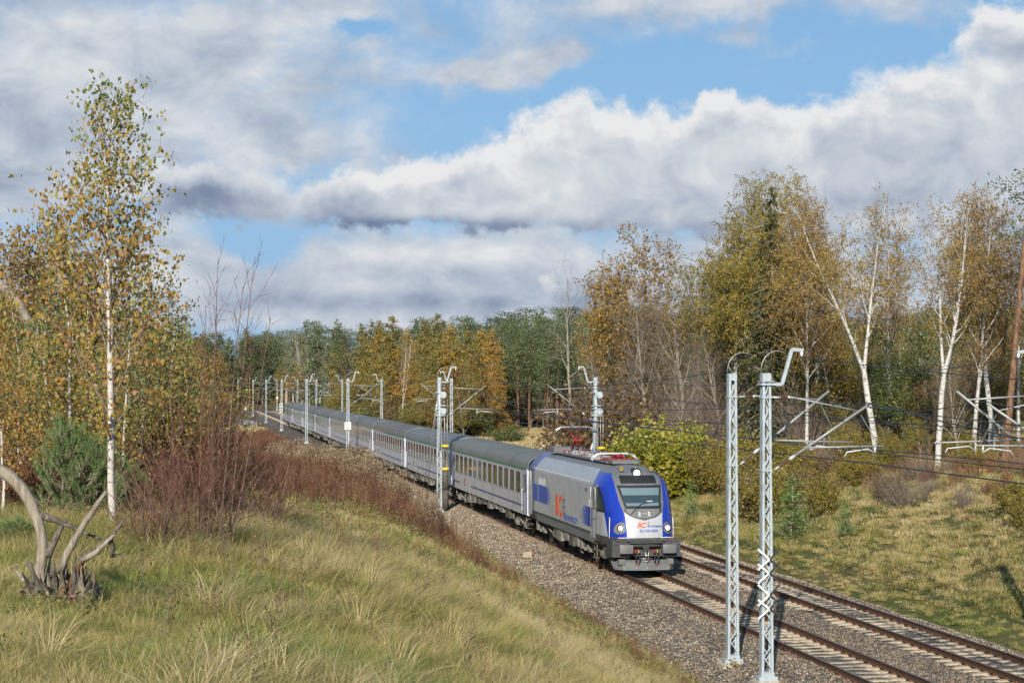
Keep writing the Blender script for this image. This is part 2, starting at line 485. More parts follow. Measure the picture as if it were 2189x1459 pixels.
def sleeper_mesh(seed):
    r = random.Random(seed); mb = MB()
    # pre-stressed sleeper: thicker under the rails, dipped in the middle
    xs_ = [-1.27,-1.1,-.95,-.5,-.25,.25,.5,.95,1.1,1.27]
    zt = [-.22,-.195,-.172,-.172,-.2,-.2,-.172,-.172,-.195,-.22]
    wt_ = [.10,.115,.12,.115,.1,.1,.115,.12,.115,.10]
    rows = []
    for x, z, w_ in zip(xs_, zt, wt_):
        j = r.uniform(-.004, .004)
        rows.append([(x, -w_-.03, -.34), (x, -w_+j, z-.01), (x, -w_*.8, z), (x, w_*.8, z), (x, w_+j, z-.01), (x, w_+.03, -.34)])
    mb.grid(rows, 0, False)
    mb.add(rows[0], [(0,1,2,3,4,5)], 0); mb.add(rows[-1], [(5,4,3,2,1,0)], 0)
    for sx_ in (-.7625, .7625):
        for d in (-.1, .1):
            mb.box((sx_+d, 0, -.155), (.07, .11, .045), 1)
    return mb.mesh('sleeper', [M_SLEEP, M_CLIP])
SLM = [sleeper_mesh(i) for i in range(4)]
def track(x0, label, tmax, seed):
    base = trk(0, 0, 0, x0)
    t = empty('railway_track', base, PHI, label, 'railway track')
    for sx_ in (-.7625, .7625):
        o = link('rail', RAILM, t); o.location = (sx_, 0, 0)
    r = random.Random(seed)
    k = 34.0; far = MB()
    while k < tmax:
        o = link('sleeper', SLM[r.randrange(4)], t)
        o.location = (r.uniform(-.02,.02), k+r.uniform(-.012,.012), r.uniform(-.008,.004)); o.rotation_euler = (0, 0, r.uniform(-.012,.012))
        k += .6
    while k < 480:
        far.box((0, k, -.232), (2.5, .22, .1), 0); k += .6
    f = far.build('sleepers', M_SLEEP, t); f['kind'] = 'stuff'
    return t
track(X_NEAR, 'the nearer railway track the train stands on, brown rails over tan sleepers', 100, 1)
track(X_FAR, 'the farther empty railway track beside the grass bank, brown rails over tan sleepers', 130, 2)
# ------------------------------------------------------------------ locomotive
M_LGREY = mat('loco_grey_paint', (.43,.44,.44), .38, .15, .05, 3, dirt=(.22,.205,.18), dscale=.9, streak=.5)
M_BLUE = mat('loco_blue_paint', (.012,.038,.34), .25, .1, .05, 2)
M_DBLUE = mat('livery_blue_decal', (.05,.085,.36), .4, 0, .05, 3)
M_SILVER = mat('loco_silver_front', (.44,.45,.46), .3, .2, .04, 3)
M_DGREY = mat('loco_dark_grey', (.055,.057,.06), .5, .1, .15, 5, dirt=(.12,.10,.08), dscale=2)
M_MGREY = mat('roof_dark_grey', (.14,.145,.15), .45, .1, .1, 4, dirt=(.2,.18,.15), dscale=2, streak=.3)
M_ROOFSIL = mat('loco_roof_fairing', (.36,.39,.41), .4, .3, .08, 3, dirt=(.22,.21,.19), dscale=1.5, streak=.6)
M_BLACK = mat('black_rubber', (.012,.012,.013), .6)
M_GLASS = mat('cab_glass', (.03,.05,.06), .04, 0, 0, spec=.9)
M_BLIND = mat('sun_blind', (.13,.185,.20), .25)
M_WHITE = mat('white_paint', (.62,.62,.60), .4, 0, .06, 8)
M_RIBL = mat('pale_bracket', (.42,.42,.41), .5)
M_RED = mat('red_insulator', (.22,.02,.02), .4, 0, .2, 12)
M_REDP = mat('red_pantograph_paint', (.28,.02,.022), .4, .1, .15, 10)
M_STEEL = mat('bare_steel', (.45,.45,.43), .4, .7, .15, 10)
M_BRASS = mat('brass_fitting', (.45,.30,.08), .4, .7, .15, 10)
M_UNDER = mat('underframe_dust', (.085,.075,.06), .8, .1, .4, 5, .4, 30, dirt=(.03,.027,.024), dscale=3)
M_UNDERL = mat('bogie_light_dust', (.20,.185,.155), .8, .1, .35, 6, .4, 30, dirt=(.05,.045,.038), dscale=3)
M_WHEEL = mat('wheel_steel', (.13,.11,.09), .6, .5, .3, 8)
M_ORANGE = mat('logo_orange', (.72,.10,.02), .4)
M_YEL = mat('yellow_paint', (.75,.50,.02), .5, 0, .1, 9)
M_LAMP = bpy.data.materials.new('lit_headlight'); M_LAMP.use_nodes = True
_b = M_LAMP.node_tree.nodes['Principled BSDF']; _b.inputs['Base Color'].default_value = (.9,.9,.88,1)
_b.inputs['Emission Color'].default_value = (1,.98,.93,1); _b.inputs['Emission Strength'].default_value = 1.6

def text_obj(name, body, size, mat_, parent, loc, rot, depth=.004, shear=0.0, align='CENTER', bold=0.0, sx_=1.0):
    cu = bpy.data.curves.new(name, 'FONT')
    cu.body = body; cu.size = size; cu.extrude = depth; cu.shear = shear; cu.align_x = align; cu.offset = bold; cu.resolution_u = 3
    tmp = bpy.data.objects.new(name+'_tmp', cu)
    me = bpy.data.meshes.new_from_object(tmp)
    bpy.data.objects.remove(tmp); bpy.data.curves.remove(cu)
    me.materials.clear(); me.materials.append(mat_)
    o = link(name, me, parent, loc); o.rotation_euler = rot; o.scale = (sx_, 1, 1)
    return o

LOCO_T = 74.0; LLEN = 17.6
LH = [(1.00,1.40),(1.20,1.44),(3.40,1.44),(3.52,1.40),(3.70,1.27),(3.95,1.04),(4.08,.86),(4.16,.55),(4.20,.15)]
LF = [(1.00,.34),(1.42,.34),(1.6,.36),(2.0,.44),(2.3,.55),(2.6,.72),(3.0,.98),(3.45,1.30),(3.7,1.52),(3.9,1.78),(4.05,2.15),(4.13,2.6),(4.20,3.3)]
def hw(z): return float(np.interp(z, *zip(*LH)))
def ff(z): return float(np.interp(z, *zip(*LF)))
DEP = 2.0
NEXP = 3.0
def surf(x, z):
    """front surface: distance back from the nose tip at |x|, z"""
    W = hw(z); a = min(abs(x)/W, 1.0)
    return ff(z) + DEP*(1-(1-a**NEXP)**(1/NEXP))
XB = [(1.0,.72),(1.5,.72),(2.1,.74),(2.45,.80),(2.7,.90),(3.4,.97),(3.8,.97),(4.1,.72),(4.2,.1)]
def xb(z): return min(float(np.interp(z, *zip(*XB))), hw(z)*.97)
def loco_body():
    zs = [1.0,1.15,1.3,1.42,1.43,1.6,1.8,2.0,2.2,2.4,2.6,2.8,3.0,3.2,3.36,3.40,3.46,3.52,3.6,3.7,3.8,3.9,4.0,4.08,4.13,4.16,4.2]
    NB1, NB2 = 16, 8
    mb = MB()
    def row(z):
        W = hw(z); y0 = ff(z)+DEP; B = xb(z)
        left = [(-W, LLEN, z), (-W, LLEN-1.7, z), (-W, 9.0, z), (-W, max(3.55, y0+.05), z), (-W, max(2.95, y0+.02), z)]
        # side-to-front curve down to x = -B
        a1 = B/W
        th_end = math.acos(min(1, a1))
        lim = .20+.16*max(0, min(1, (2.95-z)/1.5)); th_s = th_end*lim
        for i in range(NB1+1):
            th = th_s*i/6 if i <= 6 else th_s+(th_end-th_s)*(i-6)/(NB1-6)
            x = -W*math.cos(th)
            left.append((x, surf(x, z), z))
        for i in range(1, NB2+1):
            x = -B*(1-i/NB2)
            left.append((x, surf(x, z), z))
        right = [(-p[0], p[1], p[2]) for p in reversed(left[:-1])]
        return left+right
    rows = [row(z) for z in zs]
    n = len(rows[0]); nl = 5+NB1+1+NB2
    mats = [M_LGREY, M_BLUE, M_SILVER, M_DGREY, M_MGREY, M_ROOFSIL]
    base = len(mb.v); mb.v.extend([p for r_ in rows for p in r_])
    for i in range(len(rows)-1):
        zc = (zs[i]+zs[i+1])/2
        for j in range(n-1):
            jj = j if j < nl-1 else n-2-j
            if zc < 1.43: m_ = 3
            elif jj < 1: m_ = 1 if zc > 3.4 else 0
            elif jj < 4: m_ = 0 if zc < 3.40 else (5 if zc < 4.0 else 4)
            elif jj < 5+NB1:
                if zc > 3.38: m_ = 1 if zc < 3.95 else 4
                elif jj-5 < 6: m_ = 0
                else: m_ = 1
            else: m_ = 2 if zc < 2.45 else 4
            a = base+i*n+j
            mb.f.append([a, a+1, a+1+n, a+n]); mb.mi.append(m_); mb.sm.append(True)
    top = [base+(len(rows)-1)*n+k for k in range(n)]
    mb.f.append(top); mb.mi.append(4); mb.sm.append(False)
    mb.f.append([base+k for k in reversed(range(n))]); mb.mi.append(3); mb.sm.append(False)
    # rear wall
    rear = [base+i*n for i in range(len(rows))]; rear2 = [base+i*n+n-1 for i in range(len(rows))]
    for i in range(len(rows)-1):
        mb.f.append([rear[i], rear[i+1], rear2[i+1], rear2[i]]); mb.mi.append(0); mb.sm.append(False)
    return mb, mats

loco = empty('locomotive', trk(LOCO_T-.7), PHI, 'blue and silver electric locomotive leading the train, headlights lit and rear pantograph raised', 'locomotive')
mb, ms = loco_body()
body = mb.build('body', ms, loco)
md = body.modifiers.new('wn', 'WEIGHTED_NORMAL'); md.keep_sharp = False

def patch(rows, off, mats_, name, parent, mi=0, nx_=14, thick=.012):
    """panel following the nose; rows = [(z, x_left, x_right)]"""
    mb = MB(); g = []
    for (z, xa, xb_) in rows:
        g.append([(xa+(xb_-xa)*k/nx_, surf(xa+(xb_-xa)*k/nx_, z)-off, z) for k in range(nx_+1)])
    mb.grid(g, mi, True)
    # rim back to the body
    rim = g[0] + [r_[-1] for r_ in g[1:]] + list(reversed(g[-1]))[1:] + [r_[0] for r_ in reversed(g[:-1])]
    back = [(x, y+off+.02, z) for (x, y, z) in rim]
    mb.grid([back, rim], mi, False)
    return mb.build(name, mats_, parent)
def rows_of(z0, z1, n, f):
    return [(z, *f(z)) for z in np.linspace(z0, z1, n)]
# windscreen: black surround, glass, blind and dark lower band behind
def wxl(z): return -.80-(.04)*(z-2.6)
def wx(z): return .66+.17*(z-2.6)/.8
fr = patch(rows_of(2.56, 3.46, 8, lambda z: (-wx(z)-.07, wx(z)+.07)), .010, M_BLACK, 'windscreen_frame', loco)
gl = patch(rows_of(2.66, 3.38, 8, lambda z: (-wx(z), wx(z))), .022, M_GLASS, 'windscreen', loco)
patch(rows_of(3.08, 3.355, 4, lambda z: (-wx(z)+.02, wx(z)-.02)), .026, M_BLIND, 'sun_blind', gl)
patch(rows_of(2.67, 2.78, 3, lambda z: (-wx(z)+.02, wx(z)-.02)), .026, M_BLIND, 'dashboard', gl)
dp = MB(); dp.box((.30, surf(.3, 2.86)-.03, 2.85), (.24, .02, .03)); dp.build('driver_display', M_WHITE, gl)
# grey bowl under the windscreen
def bowl(z, k=1.0):
    t = max(0, min(1, (2.56-z)/.40))
    w_ = (.79*k)*math.sqrt(max(0.002, 1-t**1.9))
    return (-w_, w_)
patch(rows_of(2.12, 2.555, 12, lambda z: bowl(z*.999+.035*(2.56-z))), .008, M_DGREY, 'lower_window_apron', loco)
ap = patch(rows_of(2.2, 2.555, 10, lambda z: bowl(2.56-(2.56-z)*1.1, .90)), .022, M_MGREY, 'apron_panel', loco)
sock = MB()
for sx_ in (-.2, .2):
    for z in (2.42, 2.36, 2.30):
        y = surf(sx_, z)-.04; sock.box((sx_, y, z), (.085, .03, .04))
sock.box((0, surf(0, 2.38)-.028, 2.385), (.22, .01, .012)); sock.build('socket_cover', M_WHITE, loco)
# upper display panel with the top lamp
def dsp(z):
    w_ = .74 - .10*sm((z-3.78), 0, .12)
    return (-w_, w_)
patch(rows_of(3.53, 3.84, 9, lambda z: dsp(z)), .012, M_BLACK, 'destination_display', loco)
lamp = MB()
zc = 3.93; yc = surf(0, zc)-.10
lamp.tube([(0, yc+.5, zc-.01), (0, yc, zc)], [.20, .20], 18, 0)
o = lamp.build('top_lamp_housing', M_BLACK, loco)
l2 = MB(); l2.tube([(0, yc-.012, zc-.005), (0, yc-.03, zc-.005)], [.135, .12], 16, 0); l2.build('top_headlight', M_LAMP, o)
for sx_ in (-.62, .62):
    h = MB(); h.tube([(sx_, 2.35, 4.09), (sx_, 1.95, 4.09), (sx_, 1.86, 4.09)], [.035, .05, .10], 12); h.build('horn', M_BRASS, loco)
nd = MB(); nd.tube([(0, 2.0, 4.05), (0, 2.0, 4.17)], [.02, .012], 6); nd.build('aerial', M_WHITE, loco)
# wipers
for a_, b_, c_ in (((-.52, 2.37), (-.08, 2.74), (.25, 2.80)), ((.66, 2.42), (.74, 2.66), (.76, 2.80))):
    wp = MB(); wp.tube([(a_[0], surf(a_[0], a_[1])-.05, a_[1]), (b_[0], surf(b_[0], b_[1])-.06, b_[1]), (c_[0], surf(c_[0], c_[1])-.045, c_[1])], [.02, .016, .01], 5)
    wp.build('wiper', M_BLACK, loco)
# headlight pods
for s_ in (-1, 1):
    pod = MB(); ring = []
    for k in range(18):
        a = 2*math.pi*k/18
        px = .98 + .19*math.cos(a) - .07*math.sin(a); pz = 1.80 + .24*math.sin(a)
        if math.cos(a) < 0 and math.sin(a) < 0: px -= .05
        ring.append((s_*px, pz))
    pts = [(x, surf(x, z)-.014, z) for x, z in ring]; ctr = (s_*.98, surf(.98, 1.8)-.03, 1.80)
    pod.add(pts+[ctr], [((k, (k+1) % 18, 18) if s_ < 0 else ((k+1) % 18, k, 18)) for k in range(18)], 0, True)
    pod.add(pts+[(p[0], p[1]+.05, p[2]) for p in pts], [(k, (k+1) % 18, (k+1) % 18+18, k+18) for k in range(18)], 0)
    po = pod.build('headlight_pod', M_MGREY, loco)
    yy = surf(.96, 1.82)
    hb = MB(); hb.tube([(s_*.96, yy+.03, 1.80), (s_*.96, yy-.055, 1.80)], [.125, .12], 16); hb.build('headlight_rim', M_BLACK, po)
    hl = MB(); hl.tube([(s_*.96, yy-.056, 1.80), (s_*.96, yy-.07, 1.80)], [.095, .085], 16); hl.build('headlight', M_LAMP, po)
    hd = MB(); hd.tube([(s_*.96, yy-.071, 1.80), (s_*.96, yy-.078, 1.80)], [.03, .03], 8); hd.build('lamp_core', M_DGREY, po)
    pp = MB(); x_ = s_*1.30; y_ = surf(1.3, 1.7)-.07
    pp.tube([(x_, y_+.08, 2.20), (x_, y_, 2.16), (x_*1.01, y_-.02, 1.75), (x_*1.01, y_, 1.40), (x_*1.01, y_+.06, 1.38)], .018, 6); pp.build('handrail', M_WHITE, loco)
    # shunter grip in front of the lamp
    gp = MB(); gp.tube([(s_*.62, .30, 1.36), (s_*.62, .24, 1.45), (s_*1.12, .28, 1.45), (s_*1.12, .34, 1.36)], .016, 6); gp.build('shunter_handrail', M_WHITE, loco)
    tl = MB(); tl.box((s_*1.02, .25, 1.37), (.16, .08, .12)); tl.build('tail_light', M_REDP, loco)
# lower front: beam, blocks, buffers, coupling, plough
bm = MB()
bm.box((0, .36, 1.36), (2.5, .34, .08)); bm.box((0, .36, 1.28), (1.55, .26, .10))
bm.box((0, .50, .98), (2.5, .18, .56)); bm.build('buffer_beam', M_DGREY, loco)
for s_ in (-1, 1):
    bl = MB(); bl.box((s_*1.03, .62, 1.02), (.72, .78, .66)); bl.box((s_*1.14, 1.3, .92), (.42, .7, .62)); bo = bl.build('corner_block', M_DGREY, loco)
    st = MB(); st.box((s_*1.03, .225, 1.16), (.70, .012, .02)); st.box((s_*1.395, .6, .66), (.012, .12, .12)); st.box((s_*1.395, .7, .98), (.012, .14, .12)); st.build('step_recess', M_BLACK, bo)
    bf = MB(); bf.tube([(s_*.875, .25, 1.03), (s_*.875, -.02, 1.03)], [.11, .10], 14)
    rows = []
    for z in np.linspace(-.17, .17, 6):
        rows.append([(s_*.875+x, -.06-.035*(1-(x/.3)**2)-.02*(1-(z/.2)**2), 1.03+z) for x in np.linspace(-.27, .27, 7)])
    bf.grid(rows, 0, True)
    bf.grid([[(p[0], .02, p[2]) for p in r_] for r_ in rows], 0, True, True)
    rim = rows[0]+[r_[-1] for r_ in rows[1:]]+list(reversed(rows[-1]))[1:]+[r_[0] for r_ in reversed(rows[:-1])]
    bf.grid([[(p[0], .02, p[2]) for p in rim], rim], 0, False)
    bf.build('buffer', M_MGREY, loco)
    cb = MB(); cb.box((s_*.98, .35, .50), (.26, .2, .22)); cb.box((s_*.98, .24, .50), (.18, .02, .14)); cb.build('inductive_sensor', M_MGREY, loco)
    for k, dx in enumerate((-.07, .07)):
        x_ = s_*.38+dx
        vl = MB(); vl.tube([(x_, .42, .98), (x_, .22, .95), (x_, .17, .84)], [.035, .04, .03], 8); vl.build('brake_valve', M_BRASS if k else M_REDP, loco)
        ho = MB(); ho.tube([(x_, .18, .82), (x_+.03, .13, .62), (x_+.02, .17, .45), (x_-.02, .2, .40)], .024, 6); ho.build('brake_hose', M_BLACK, loco)
        hc = MB(); hc.tube([(x_-.02, .2, .43), (x_-.03, .17, .35)], [.04, .035], 8); hc.build('hose_coupling', M_REDP if k else M_BRASS, loco)
hk = MB()
hk.box((0, .38, 1.06), (.22, .25, .2)); hk.prism([(.40,1.12),(.10,1.10),(.02,1.02),(.05,.94),(.16,.99),(.40,.97)], 'x', -.03, .03)
hk.build('draw_hook', M_DGREY, loco)
cpn = MB()
for s_ in (-.055, .055): cpn.tube([(s_, .14, .98), (s_, .08, .78), (s_*1.2, .13, .55)], .02, 6)
cpn.tube([(-.11, .09, .76), (.11, .09, .76)], .028, 8); cpn.tube([(-.07, .13, .55), (0, .14, .49), (.07, .13, .55)], .022, 6)
cpn.tube([(-.25, .25, .62), (.25, .25, .62)], .018, 6)
cpn.build('screw_coupling', M_STEEL, loco)
pl = MB()
xs_ = [-1.3,-1.0,-.02,.02,1.0,1.3]; yt = [.75,.36,.22,.22,.36,.75]; yb_ = [.62,.16,.0,.0,.16,.62]
pl.grid([[(x*.93, y, .18) for x, y in zip(xs_, yb_)], [(x, y, .46) for x, y in zip(xs_, yt)], [(x*.98, y+.12, .56) for x, y in zip(xs_, yt)]], 0, False)
pl.grid([[(x*.93, y+.04, .18) for x, y in zip(xs_, yb_)], [(x, y+.04, .46) for x, y in zip(xs_, yt)]], 0, False, True)
pl.box((0, .6, .50), (1.9, .5, .06))
plo = pl.build('snow_plough', M_MGREY, loco)
pb = MB()
for x in (-.9, -.45, 0, .45, .9): pb.box((x*.95, .08+abs(x)*.17, .255), (.02, .05, .05))
pb.build('plough_bolt', M_WHITE, plo)
# ---- side details on both flanks
def side_poly(pts, s_, off, name, m_, parent=loco, thick=.006):
    """flat piece on the flank; pts (y, z)"""
    mb = MB(); a = s_*1.44; b = s_*(1.44+off)
    if s_ > 0: mb.prism(pts, 'x', a-.002, b)
    else: mb.prism(list(reversed(pts)), 'x', b, a+.002)
    return mb.build(name, m_, parent)
def rect(y0, z0, y1, z1): return [(y0,z0),(y1,z0),(y1,z1),(y0,z1)]
for s_ in (-1, 1):
    # cab door with window and long handrails
    d = side_poly(rect(2.85,1.22,3.45,3.34), s_, .012, 'cab_door', M_LGREY)
    e = MB()
    for y in (2.83, 3.47): e.box((s_*1.449, y, 2.28), (.02, .025, 2.16))
    e.box((s_*1.449, 3.15, 3.36), (.02, .64, .025)); e.build('door_seal', M_BLACK, d)
    side_poly(rect(3.02,2.42,3.30,3.22), s_, .020, 'door_window', M_GLASS, d)
    side_poly(rect(3.0,2.38,3.32,3.26), s_, .016, 'door_window_frame', M_BLACK, d)
    side_poly(rect(3.05,1.98,3.25,2.02), s_, .03, 'door_handle', M_BLACK, d)
    for y in (2.76, 3.56):
        h = MB(); h.tube([(s_*1.44, y, 3.3), (s_*1.5, y, 3.27), (s_*1.5, y, 1.2), (s_*1.44, y, 1.15)], .018, 6); h.build('door_handrail', M_STEEL, loco)
    st = MB()
    for z in (.42, .74, 1.02): st.box((s_*1.38, 3.15, z), (.2, .5, .04))
    for y in (2.92, 3.4): st.box((s_*1.38, y, .75), (.05, .04, .75))
    st.build('cab_steps', M_UNDER, loco)
    # side window of the cab, following the curve
    sw = MB()
    def sy(z, x): return None
    pts = []
    def edgept(y, z):
        W = hw(z); f_ = ff(z); q = (f_+DEP-y)/DEP
        q = min(max(q, 0), 1)
        return (1-q**NEXP)**(1/NEXP)*W
    for nm, m_, (ya, yb2), (z0, z1), off in (('side_window_frame', M_BLACK, (1.52, 2.72), (2.36, 3.34), .012), ('side_window', M_GLASS, (1.62, 2.64), (2.46, 3.26), .02)):
        sw = MB(); rows = []
        for z in np.linspace(z0, z1, 7):
            t = (z-z0)/(z1-z0)
            a0 = ya + .95*t**1.5*(.9); zz = z
            row = []
            for y in np.linspace(a0, yb2, 6):
                zq = zz + (.24*(1-t)*(y-ya)/(yb2-ya)*0)
                x = edgept(y, zq)+off
                row.append((s_*x, y, zq))
            rows.append(row)
        sw.grid(rows, 0, True, s_ > 0)
        sw.build(nm, m_, loco)
    # rear cab door
    d2 = side_poly(rect(LLEN-.72,1.22,LLEN-.2,3.3), s_, .012, 'rear_door', M_LGREY)
    for y in (LLEN-.78, LLEN-.14):
        h = MB(); h.tube([(s_*1.44, y, 3.3), (s_*1.5, y, 3.27), (s_*1.5, y, 1.2), (s_*1.44, y, 1.15)], .018, 6); h.build('door_handrail', M_STEEL, loco)
    # blue blocks with comb edges
    def comb_block(y0, y1, z0, z1, tip, n, name, m_):
        pts = []
        if tip > 0:
            pts = [(y0, z0)]
            for k in range(n):
                a = z0+(z1-z0)*k/n; b = z0+(z1-z0)*(k+1)/n
                l_ = tip*(.65+.35*math.sin(math.pi*(k+.5)/n))
                pts += [(y1, a), (y1+l_, (a+b)/2)]
            pts += [(y1, z1), (y0, z1)]
        return side_poly([(p[0], p[1]) for p in pts], s_, .004, name, m_)
    A = 13.2
    # rear block points forward (towards smaller y), front block points backward (larger y)
    def flip(y): return y
    def mk(y_flat, y_comb, tip_dir, z0, z1, n, m_, name):
        pts = [(y_flat, z0)]
        for k in range(n):
            a = z0+(z1-z0)*k/n; b = z0+(z1-z0)*(k+1)/n
            l_ = 1.25*(.55+.45*math.sin(math.pi*(k+.5)/n))
            pts += [(y_comb, a), (y_comb+tip_dir*l_, (a+b)/2)]
        pts += [(y_comb, z1), (y_flat, z1)]
        if tip_dir < 0: pts = list(reversed(pts))
        return side_poly(pts, s_, .004, name, m_)
    mk(16.6, 13.3, -1, 1.92, 2.72, 13, M_DBLUE, 'blue_block')
    mk(3.62, 4.7, 1, 1.62, 2.42, 13, M_DBLUE, 'blue_block')
    side_poly(rect(3.62,1.62,4.35,2.42), s_, .0055, 'blue_square', M_BLUE)
    side_poly(rect(3.62,2.43,4.3,2.74), s_, .005, 'white_square', M_WHITE)
    side_poly([(3.62,1.25),(4.1,1.25),(3.62,1.6)] if s_ > 0 else [(3.62,1.25),(4.1,1.25),(3.62,1.6)], s_, .005, 'cream_flash', M_SILVER)
    for k in range(3): side_poly(rect(13.55+k*.56,2.76,14.05+k*.56,3.06), s_, .005, 'louvre_panel', M_WHITE)
    side_poly(rect(15.2,1.92,15.32,2.72), s_, .006, 'panel_seam', M_LGREY)
    ry = -math.pi/2 if s_ < 0 else math.pi/2
    rot = (math.pi/2, 0, ry)
    lz = 1.55
    yy = 11.2 if s_ < 0 else 9.4
    def T(n_, b_, sz, m_, y, z, sh=0.0, bold=0.0, sc=1.0): return text_obj(n_, b_, sz, m_, loco, (s_*1.446, y, z), rot, .003, sh, 'LEFT', bold, sc)
    d_ = -1 if s_ < 0 else 1
    T('logo_lettering', 'I', 1.25, M_ORANGE, yy, 1.62, 0, .05, 2.2)
    T('logo_lettering', 'C', 1.25, M_ORANGE, yy+d_*.75, 1.62, 0, .04, .9)
    T('operator_lettering', 'PKP INTERCITY', .34, M_DBLUE, yy+d_*1.9, 1.52, 0, .008, 1.25)
    T('logo_outline_lettering', 'E', 1.0, M_DGREY, yy+d_*1.75, 1.74, 0, -.01, .8)
    cp_ = MB(); cp_.tube([(s_*1.43, 4.75, 3.1), (s_*1.46, 4.75, 3.1)], .09, 10); cp_.build('filler_cap', M_BLACK, loco)
    wl = MB(); wl.box((s_*1.41, 9.5, 1.16), (.07, 12.2, .30)); wl.build('sole_bar', M_MGREY, loco)
    for y in (5.9, 7.8, 9.6, 12.6, 15.2): sm_ = MB(); sm_.box((s_*1.4415, y, 2.35), (.006, .022, 2.0)); sm_.build('panel_seam', M_MGREY, loco)
    wb = side_poly(rect(2.05,1.28,2.5,1.44), s_, .0, 'data_plate', M_WHITE) if False else None
    # row of roof ventilation blocks
    y = 4.2
    ves = MB()
    while y < 16.4:
        ves.box((s_*1.405, y, 3.47), (.06, .13, .05)); y += .27
    ves.build('roof_seam_brackets', M_RIBL, loco)['kind'] = 'stuff'
# front lettering
def TF(n_, b_, sz, m_, x, z, sh=0.0, bold=0.0, sc=1.0):
    y = surf(x, z)-.014
    rake = math.atan2(surf(0, z+.15)-surf(0, z), .15)
    return text_obj(n_, b_, sz, m_, loco, (x, y, z), (math.pi/2-rake, 0, 0), .003, sh, 'LEFT', bold, sc)
TF('front_logo_lettering', 'IC', .27, M_ORANGE, -.33, 1.84, .35, .012, 1.25)
TF('front_operator_lettering', 'PKP INTERCITY', .085, M_DBLUE, .08, 1.86, .2, .002, 1.1)
TF('fleet_number', 'EU160-004', .15, M_DBLUE, -.24, 1.66, 0, .003, 1.1)
TF('front_logo_outline', 'E', .17, M_DGREY, .10, 1.95, .3, -.002, .8)
# ---- roof gear
rg = MB(); rg.box((0, 10.2, 4.24), (1.3, 11.6, .05)); rg.box((0, 15.6, 4.36), (1.5, 1.6, .26)); rg.box((0, 3.9, 4.29), (1.2, .8, .14)); rg.build('roof_deck', M_MGREY, loco)
rr_ = random.Random(4)
for k in range(26):
    x = rr_.uniform(-.6, .55); y = rr_.uniform(5.8, 13.6); h = rr_.uniform(.12, .26)
    i_ = MB(); pts = []; rad = []
    nn = 5
    for q in range(nn*2+1):
        pts.append((x, y, 4.26+h*q/(nn*2))); rad.append(.055 if q % 2 else .032)
    i_.tube(pts, rad, 8); i_.build('roof_insulator', M_RED if k % 2 else M_STEEL, loco)
bb = MB()
for x, y0, y1, z in ((-.42, 5.2, 12.6, 4.48), (.1, 6.4, 13.8, 4.50), (.45, 5.6, 11, 4.46), (-.66, 7, 13, 4.33)):
    bb.tube([(x, y0, z-.14), (x, y0+.2, z), (x, (y0+y1)/2, z+rr_.uniform(-.04,.05)), (x, y1-.2, z), (x, y1, z-.14)], .018, 6)
for k in range(9):
    y = 5.8+k*.9; bb.tube([(-.55, y, 4.36), (.5, y+rr_.uniform(-.5,.5), 4.42)], .014, 5)
bb.build('busbar', M_STEEL, loco)
rb = MB()
for k in range(12): 
    x = rr_.uniform(-.6, .6); y = rr_.uniform(5.4, 13.2); rb.box((x, y, 4.33), (rr_.uniform(.12,.35), rr_.uniform(.15,.6), rr_.uniform(.08,.2)))
rb.build('roof_box', M_ROOFSIL, loco)
def pantograph(y, raised, name):
    p = empty_part(name, (0, y, 4.30))
    f = MB()
    for s_ in (-.45, .45):
        f.beam((s_, -.7, .05), (s_, .75, .05), .06, .06)
    for yy_ in (-.65, 0, .7): f.beam((-.55, yy_, .06), (.55, yy_, .06), .06, .06)
    f.build('base_frame', M_REDP, p)
    zt = 1.20 if raised else .26
    elbow = (0, -.95, .72) if raised else (0, -1.15, .2)
    la = MB()
    if raised:
        la.tube([(-.14, .62, .10), (-.10, -.05, .60)], [.055, .05], 8); la.tube([(.14, .62, .10), (.10, -.05, .60)], [.055, .05], 8)
        la.box((0, -.06, .60), (.42, .12, .09))
        la.build('lower_arm', M_REDP, p)
        ua = MB(); ua.tube([(-.10, -.06, .62), (-.42, .42, zt-.09)], [.035, .024], 6); ua.tube([(.14, -.06, .62), (.10, .42, zt-.09)], [.035, .024], 6); ua.build('upper_arm', M_REDP, p)
        hy = .42
    else:
        la.tube([(-.12, .62, .10), (-.1, -.7, .2)], [.05, .045], 8); la.tube([(.12, .62, .10), (.1, -.7, .2)], [.05, .045], 8); la.build('lower_arm', M_REDP, p)
        ua = MB(); ua.tube([(-.1, -.7, .22), (-.3, .5, zt-.03)], [.035, .024], 6); ua.tube([(.1, -.7, .22), (.3, .5, zt-.03)], [.035, .024], 6); ua.build('upper_arm', M_REDP, p)
        hy = .5
    for d in (-.17, .17):
        hd = MB()
        pts = [(-.98, hy+d, zt-.26), (-.88, hy+d, zt-.12), (-.70, hy+d, zt-.02), (-.5, hy+d, zt), (.5, hy+d, zt), (.70, hy+d, zt-.02), (.88, hy+d, zt-.12), (.98, hy+d, zt-.26)]
        hd.tube(pts, .026, 6); hd.build('collector_strip', M_STEEL if raised else M_WHITE, p)
    x_ = MB(); x_.tube([(-.5, hy-.17, zt-.05), (-.5, hy+.17, zt-.05)], .02, 5); x_.tube([(.5, hy-.17, zt-.05), (.5, hy+.17, zt-.05)], .02, 5); x_.tube([(-.5, hy, zt-.07), (.5, hy, zt-.07)], .02, 5); x_.build('head_frame', M_STEEL, p)
    for sx_ in (-.45, .45):
        for dy in (-.6, .65):
            i_ = MB(); i_.tube([(sx_, dy, -.06), (sx_, dy, .03)], [.07, .05], 8); i_.build('foot_insulator', M_RED, p)
